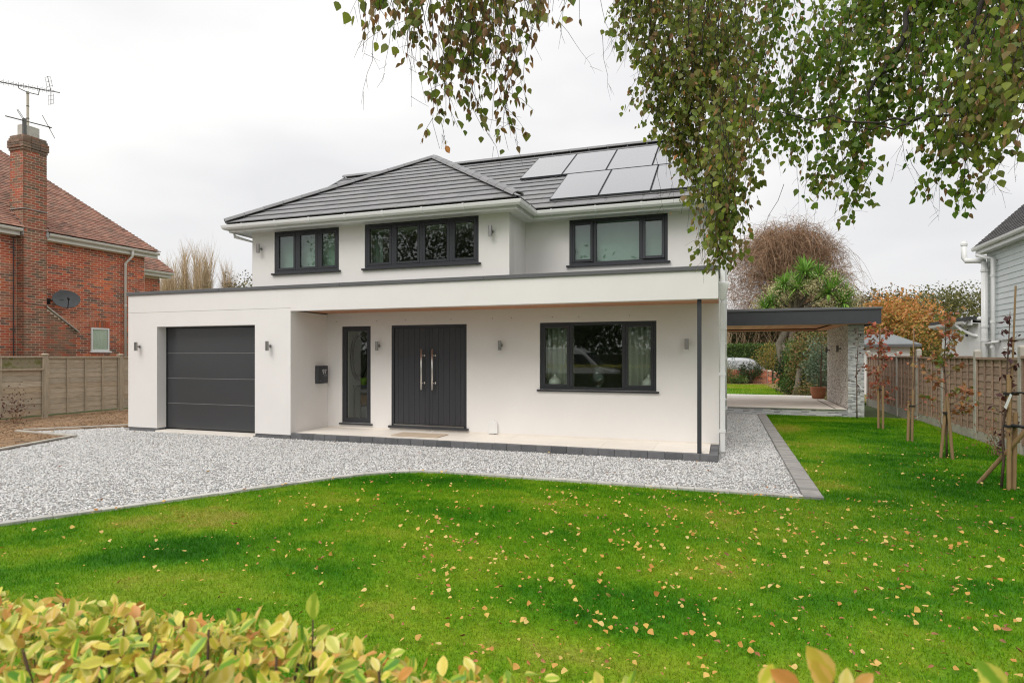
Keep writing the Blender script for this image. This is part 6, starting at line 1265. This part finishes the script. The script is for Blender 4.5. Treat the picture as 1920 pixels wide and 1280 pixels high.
# crown above and behind the view, thinner
for _ in range(260):
    a = random.random() * 6.28; r_ = random.uniform(.3, 3.2); x, y = 3.7 + math.cos(a) * r_, 4.2 + math.sin(a) * r_ * .8; zt = random.uniform(5.6, 9.0) - r_ * .35
    v_ = (x * RT[0] + y * RT[1], x * FW[0] + y * FW[1])
    if v_[1] > 0 and abs(v_[0]) < .9 * v_[1] and zt - 1.0 - 1.65 < .62 * v_[1]: continue
    strand((x, y, zt), (x + random.gauss(0, .1), y + random.gauss(0, .1), zt - random.uniform(.5, 1.1)), .06, .055, 1.5)
tag(TW.build('twig', dkb, BT), kind='stuff')
LP, LT, LN, LS = map(np.array, (LP, LT, LN, LS))
LM['birch'] = mat('birch_leaf', [(0.187, 0.273, 0.043), (0.245, 0.303, 0.050), (0.144, 0.231, 0.035), (0.317, 0.345, 0.072), (0.201, 0.273, 0.043), (0.345, 0.259, 0.101), (0.159, 0.259, 0.035), (0.375, 0.231, 0.101), (0.288, 0.375, 0.043), (0.489, 0.547, 0.072), (0.129, 0.201, 0.035), (0.331, 0.317, 0.087), (0.259, 0.317, 0.050), (0.216, 0.345, 0.043)], .5, trans=.45, spec=.35, vary=(0.850, 0.850, 0.850), coord='world')
LM['birch_green'] = mat('fresh_birch_leaf', [(.13, .26, .02), (.18, .30, .03), (.09, .19, .02), (.22, .32, .03), (.12, .22, .02), (.26, .24, .06), (.15, .28, .025), (.08, .16, .018), (.30, .40, .04), (.19, .24, .05)], .5, trans=.5, spec=.35, vary=(60, .8, 1.15), coord='world')
LM['birch_brown'] = mat('browning_birch_leaf', [(.32, .17, .08), (.25, .15, .07), (.38, .20, .09), (.22, .17, .06), (.45, .24, .10), (.20, .19, .06), (.55, .22, .05)], .6, trans=.35, spec=.3, vary=(60, .75, 1.15), coord='world')
isA = LP[:, 1] < 3.4; brown = rng.random(len(LP)) < np.where(isA, .5, np.where(LP[:, 1] < 5.25, .16, .08))
od, ok = vis_order(LP, LS); first = od[:300]
Rm = frames(LT, LN)
grn = (LP[:, 1] + LP[:, 0] * .35 > 5.35) & ~brown & (rng.random(len(LP)) < .85)
for sel, lf, mm in ((~brown & ~grn, BIRCH, 'birch'), (grn, BIRCH, 'birch_green'), (brown, CURL, 'birch_brown')):
    ids = np.where(sel)[0]; single = np.where(np.isin(ids, first))[0]
    lay('leaf', lf, LP[ids], Rm[ids], LS[ids], LM[mm], BT, single, 'foliage')

# ------------------------------------------------------------------ variegated hedge right in front of the viewer
HT = 1.305
HG = thing('variegated_hedge', 'low clipped hedge with cream and green variegated leaves along the street side of the lawn', 'hedge', (0, .38, 0))
def privet_mat():
    m, n, l, out = newmat('variegated_leaf'); rn = rnd_node(n, l)
    edge = ramp(n, l, rn, [(.80, .68, .13), (.82, .72, .22), (.56, .62, .06), (.84, .74, .30), (.78, .63, .11), (.30, .50, .03), (.82, .70, .18), (.66, .27, .08), (.82, .73, .27), (.54, .60, .07)])
    core_ = ramp(n, l, rn, [(.78, .64, .10), (.42, .54, .05), (.12, .33, .025), (.80, .70, .20), (.72, .58, .09), (.08, .25, .018), (.58, .63, .06), (.60, .24, .07), (.76, .66, .14), (.10, .29, .022)])
    uv = n.new('ShaderNodeUVMap'); uv.uv_map = 'uv'; sx = n.new('ShaderNodeSeparateXYZ'); l.new(uv.outputs[0], sx.inputs[0])
    a = n.new('ShaderNodeMath'); a.operation = 'SUBTRACT'; l.new(sx.outputs[0], a.inputs[0]); a.inputs[1].default_value = .5
    b = n.new('ShaderNodeMath'); b.operation = 'ABSOLUTE'; l.new(a.outputs[0], b.inputs[0]); f = noise(n, l, 70, 3, .6, None, 'world'); c = n.new('ShaderNodeMath'); c.operation = 'MULTIPLY_ADD'; l.new(f, c.inputs[0]); c.inputs[1].default_value = .35; l.new(b.outputs[0], c.inputs[2])
    q = n.new('ShaderNodeMapRange'); q.inputs['From Min'].default_value = .34; q.inputs['From Max'].default_value = .46; l.new(c.outputs[0], q.inputs['Value'])
    x = n.new('ShaderNodeMix'); x.data_type = 'RGBA'; l.new(q.outputs[0], x.inputs['Factor']); l.new(core_, x.inputs[6]); l.new(edge, x.inputs[7])
    p = n.new('ShaderNodeBsdfPrincipled'); p.inputs['Roughness'].default_value = .42; p.inputs['Specular IOR Level'].default_value = .4; l.new(x.outputs[2], p.inputs['Base Color'])
    t = n.new('ShaderNodeBsdfTranslucent'); l.new(x.outputs[2], t.inputs['Color']); s = n.new('ShaderNodeMixShader'); s.inputs[0].default_value = .25; l.new(p.outputs[0], s.inputs[1]); l.new(t.outputs[0], s.inputs[2]); l.new(s.outputs[0], out.inputs['Surface']); return m
LM['privet'] = privet_mat()
def htop(x, y): return HT + .011 * np.clip((x + .75) / .5, 0, 1) + .03 * (vnoise(x * 4 + 5, y * 4) - .5) + .035 * (vnoise(x * 11, y * 11 + 3) - .5) - np.clip((y - .56) / .12, 0, 1) ** 2 * .05
nH = 13500; hx = rng.uniform(-1.9, .75, nH); hy = .30 + .40 * rng.random(nH) ** .75
dep = np.abs(rng.normal(0, .05, nH)) * (rng.random(nH) > .3); hz = htop(hx, hy) - dep - .01; k = rng.random(nH) < .28; hy[k] = .67 + rng.normal(0, .012, k.sum()); hz[k] = htop(hx[k], hy[k]) - rng.random(k.sum()) * .35
far_n = 3200; fx = np.concatenate([rng.uniform(-7.5, -1.9, far_n), rng.uniform(.75, 4.6, far_n // 2)]); fy = .02 + .66 * rng.random(len(fx)); fz = htop(fx, fy) - np.abs(rng.normal(0, .05, len(fx))); k = rng.random(len(fx)) < .45; fy[k] = np.where(rng.random(k.sum()) < .7, .67, .03) + rng.normal(0, .015, k.sum()); fz[k] = .05 + rng.random(k.sum()) * 1.2
hp = np.stack([np.concatenate([hx, fx]), np.concatenate([hy, fy]), np.concatenate([hz, fz])], 1); n = len(hp)
tip = rng.normal(0, .75, (n, 3)); tip[:, 2] += .35; tip[:, 1] += .1; nr = rng.normal(0, .5, (n, 3)); nr[:, 2] += 1.0; nr[:, 1] -= .25
sz = np.where(np.arange(n) < nH, .0192, .045) * (.65 + .8 * rng.random(n))
extra = [((.091, .604, 1.361), (-.57, -.2, .8), .039), ((.087, .60, 1.355), (-.45, -.15, .85), .03), ((.063, .594, 1.355), (-.75, -.26, .5), .031), ((.10, .606, 1.352), (.1, .03, .9), .022), ((.218, .606, 1.372), (-.6, -.2, .75), .036), ((.225, .61, 1.365), (-.9, .1, .4), .026), ((.108, .609, 1.355), (.7, .2, .6), .022), ((.03, .59, 1.352), (.3, .1, .6), .024),
         ((-.49, .64, 1.318), (.03, .05, 1), .035), ((-.49, .645, 1.295), (.8, .1, .6), .026), ((-.495, .64, 1.285), (-.8, .1, .5), .026), ((-.335, .50, 1.275), (.1, .2, .8), .036), ((-.10, .64, 1.268), (.3, 0, .9), .03), ((-.13, .64, 1.27), (-.5, 0, .8), .03)]
hp = np.vstack([hp, [e[0] for e in extra]]); tip = np.vstack([tip, [e[1] for e in extra]]); nr = np.vstack([nr, [(.05, -1, .25) for e in extra]]); sz = np.concatenate([sz, [e[2] for e in extra]])
od, ok = vis_order(hp, sz); od = od[np.argsort(-(sz[od] / np.maximum((hp[od] - CAM) @ FW, .1) * ok[od] * (hp[od][:, 2] > 1.17)))]
lay('leaf', PRIV, hp, frames(tip, nr), sz, LM['privet'], HG, od[:300], 'foliage')
stm = MB()
for i in range(330):
    x, y = random.uniform(-1.9, .7), random.uniform(.12, .66); z = float(htop(np.array([x]), np.array([y]))[0]); stm.tube([(x + random.gauss(0, .03), y + random.gauss(0, .03), z - .3), (x + random.gauss(0, .02), y, z - .12), (x + random.gauss(0, .02), y + random.gauss(0, .01), z - .01 + random.uniform(-.03, .02))], [.003, .0024, .0016], 5, cap=False)
for e in extra: p = Vector(e[0]); stm.tube([p + Vector((.01, 0, -.2)), p + Vector((0, 0, -.06)), p], [.002, .0016, .001], 5)
tag(stm.build('twig', M['bark'], HG), kind='stuff')
m = MB(); m.box(-7.4, 4.5, .12, .58, -.05, 1.0); m.build('stem_core', LM['dark'], HG)


# ------------------------------------------------------------------ fallen leaves
LM['fallen'] = mat('fallen_leaf', [(.62, .38, .07), (.66, .47, .14), (.55, .28, .045), (.70, .52, .2), (.60, .40, .08), (.50, .20, .035), (.66, .44, .1)], .6, trans=.1, vary=(50, .85, 1.1), coord='world')
LM['fallen_brown'] = mat('fallen_brown_leaf', [(.38, .16, .06), (.30, .14, .06), (.48, .22, .08), (.22, .12, .06), (.55, .2, .06)], .7, trans=.05, vary=(50, .8, 1.1), coord='world')
def fd_(x, y): 
    d = 40 * np.exp(-(((x - 1.5) / 2.5) ** 2 + ((y - 4.5) / 1.5) ** 2)) + 13 * np.exp(-(((x + .1) / 2.4) ** 2 + ((y - 5.6) / 2.0) ** 2)) + 2.6 + 5.0 * np.exp(-((x + 2.3) / 1.6) ** 2 - ((y - 3.6) / 1.8) ** 2)
    return d * view_mask(x, y, 1.0) * (y < 12.5) * (.25 + 1.5 * vnoise(x * 1.7, y * 1.7)) / 15
fp = scatter(lawn_poly(), fd_, int(95 * 13.15 * 17.85)); fp = fp[fp[:, 1] > .85]
gpz = scatter(DRIVE, lambda x, y: view_mask(x, y, 1.0) * 1.0, 700); gpz = gpz[:190]
fl = np.vstack([fp, gpz]); n = len(fl); pos = np.column_stack([fl, np.where(np.arange(n) < len(fp), rng.uniform(.022, .038, n), .012)])
a = rng.random(n) * 6.28; tip = np.stack([np.cos(a), np.sin(a), rng.normal(0, .4, n)], 1); nr = np.stack([rng.normal(0, .5, n), rng.normal(0, .5, n) - .25, np.ones(n)], 1); sz = .036 * (.36 + .95 * rng.random(n) ** 1.5)
brn = rng.random(n) < np.where(np.arange(n) < len(fp), .3, .75); od, ok = vis_order(pos, sz); first = od[:300]; Rm = frames(tip, nr)
def where(p):
    if p[1] > 7.75: return None
    return 'near the hedge' if (p - CAM) @ FW < 4.2 else 'in the middle of the lawn' if (p - CAM) @ FW < 5.4 else 'towards the gravel'
for sel, lf, mm, cn in ((~brn, BIRCH, 'fallen', 'yellow'), (brn, CURL, 'fallen_brown', 'brown curled')):
    ids = np.where(sel)[0]; single = np.where(np.isin(ids, first))[0]
    def lb(i, ids=ids, cn=cn):
        p = pos[ids[i]]; wv = where(p) or 'on the gravel'; return (f'{cn} fallen birch leaf lying on the grass {wv}' if wv != 'on the gravel' else f'{cn} fallen leaf lying on the pale gravel', f'{cn} fallen leaves {wv}')
    o = lay('fallen_leaf', lf, pos[ids], Rm[ids], sz[ids], LM[mm], None, single, 'leaf_litter', label_fn=lb, cat='leaf'); tag(o, f'{cn} fallen leaves scattered thinly over lawn and gravel')

# ------------------------------------------------------------------ across the street (seen in the window reflections)
van = thing('parked_van', 'white panel van parked beyond the hedge, mirrored in the ground floor window', 'van', (-7.2, -5.2, -.05)); VX, VY = -7.2, -5.2
prof = [(-2.5, .35), (2.3, .35), (2.42, .55), (2.38, .95), (1.75, 1.12), (1.0, 1.82), (.6, 2.03), (-2.4, 2.06), (-2.5, 1.9)]
m = MB(); m.prism([(VX + a, VY, z) for a, z in prof], (0, -1.85, 0)); m.build('body', M['skin_van'], van, bevel=.05, seg=3)
m = MB(); m.prism([(VX + a, VY + .004, z) for a, z in ((.15, 1.12), (1.5, 1.12), (.95, 1.72), (.15, 1.74))], (0, .01, 0)); m.build('side_window', M['vanglass'], van)
m = MB(); m.hexa([(VX + 1.72, VY - .15, 1.16), (VX + 1.72, VY - 1.7, 1.16), (VX + 1.06, VY - 1.7, 1.8), (VX + 1.06, VY - .15, 1.8), (VX + 1.76, VY - .15, 1.17), (VX + 1.76, VY - 1.7, 1.17), (VX + 1.10, VY - 1.7, 1.81), (VX + 1.10, VY - .15, 1.81)]); m.build('windscreen', M['vanglass'], van)
for a in (-1.6, 1.5):
    for b in (.0, -1.65): m = MB(); m.tube([(VX + a, VY + b + .02, .30), (VX + a, VY + b - .2, .30)], .33, 18); m.build('wheel', M['tyre'], van)
hedge('street_hedge', 'dark hedge on the far side of the street, mirrored in the window', -30, 12, -11.6, -10.6, 1.9, 'dark', 9000, .2)
for x, y, h, r_, mm, lb in ((-16.5, -12.5, 13.0, 4.6, 'dark', 'tall dark tree across the street mirrored in the four pane window'), (-8.0, -14.0, 7.2, 4.2, 'dark', 'dense dark tree across the street mirrored in the ground floor window'), (-23, -13.5, 10.0, 3.0, 'olive', 'loose tree across the street mirrored in the three pane window'), (-1.5, -15, 6.0, 3.0, 'dark', 'low dark tree across the street opposite the birch')):
    leafy_tree('street_tree', lb, 'tree', (x, y, 0), h, (x, y, h * .58), (r_, r_, h * .42), mm, 380, 20, .5, .26, None, .2, shell=.3)
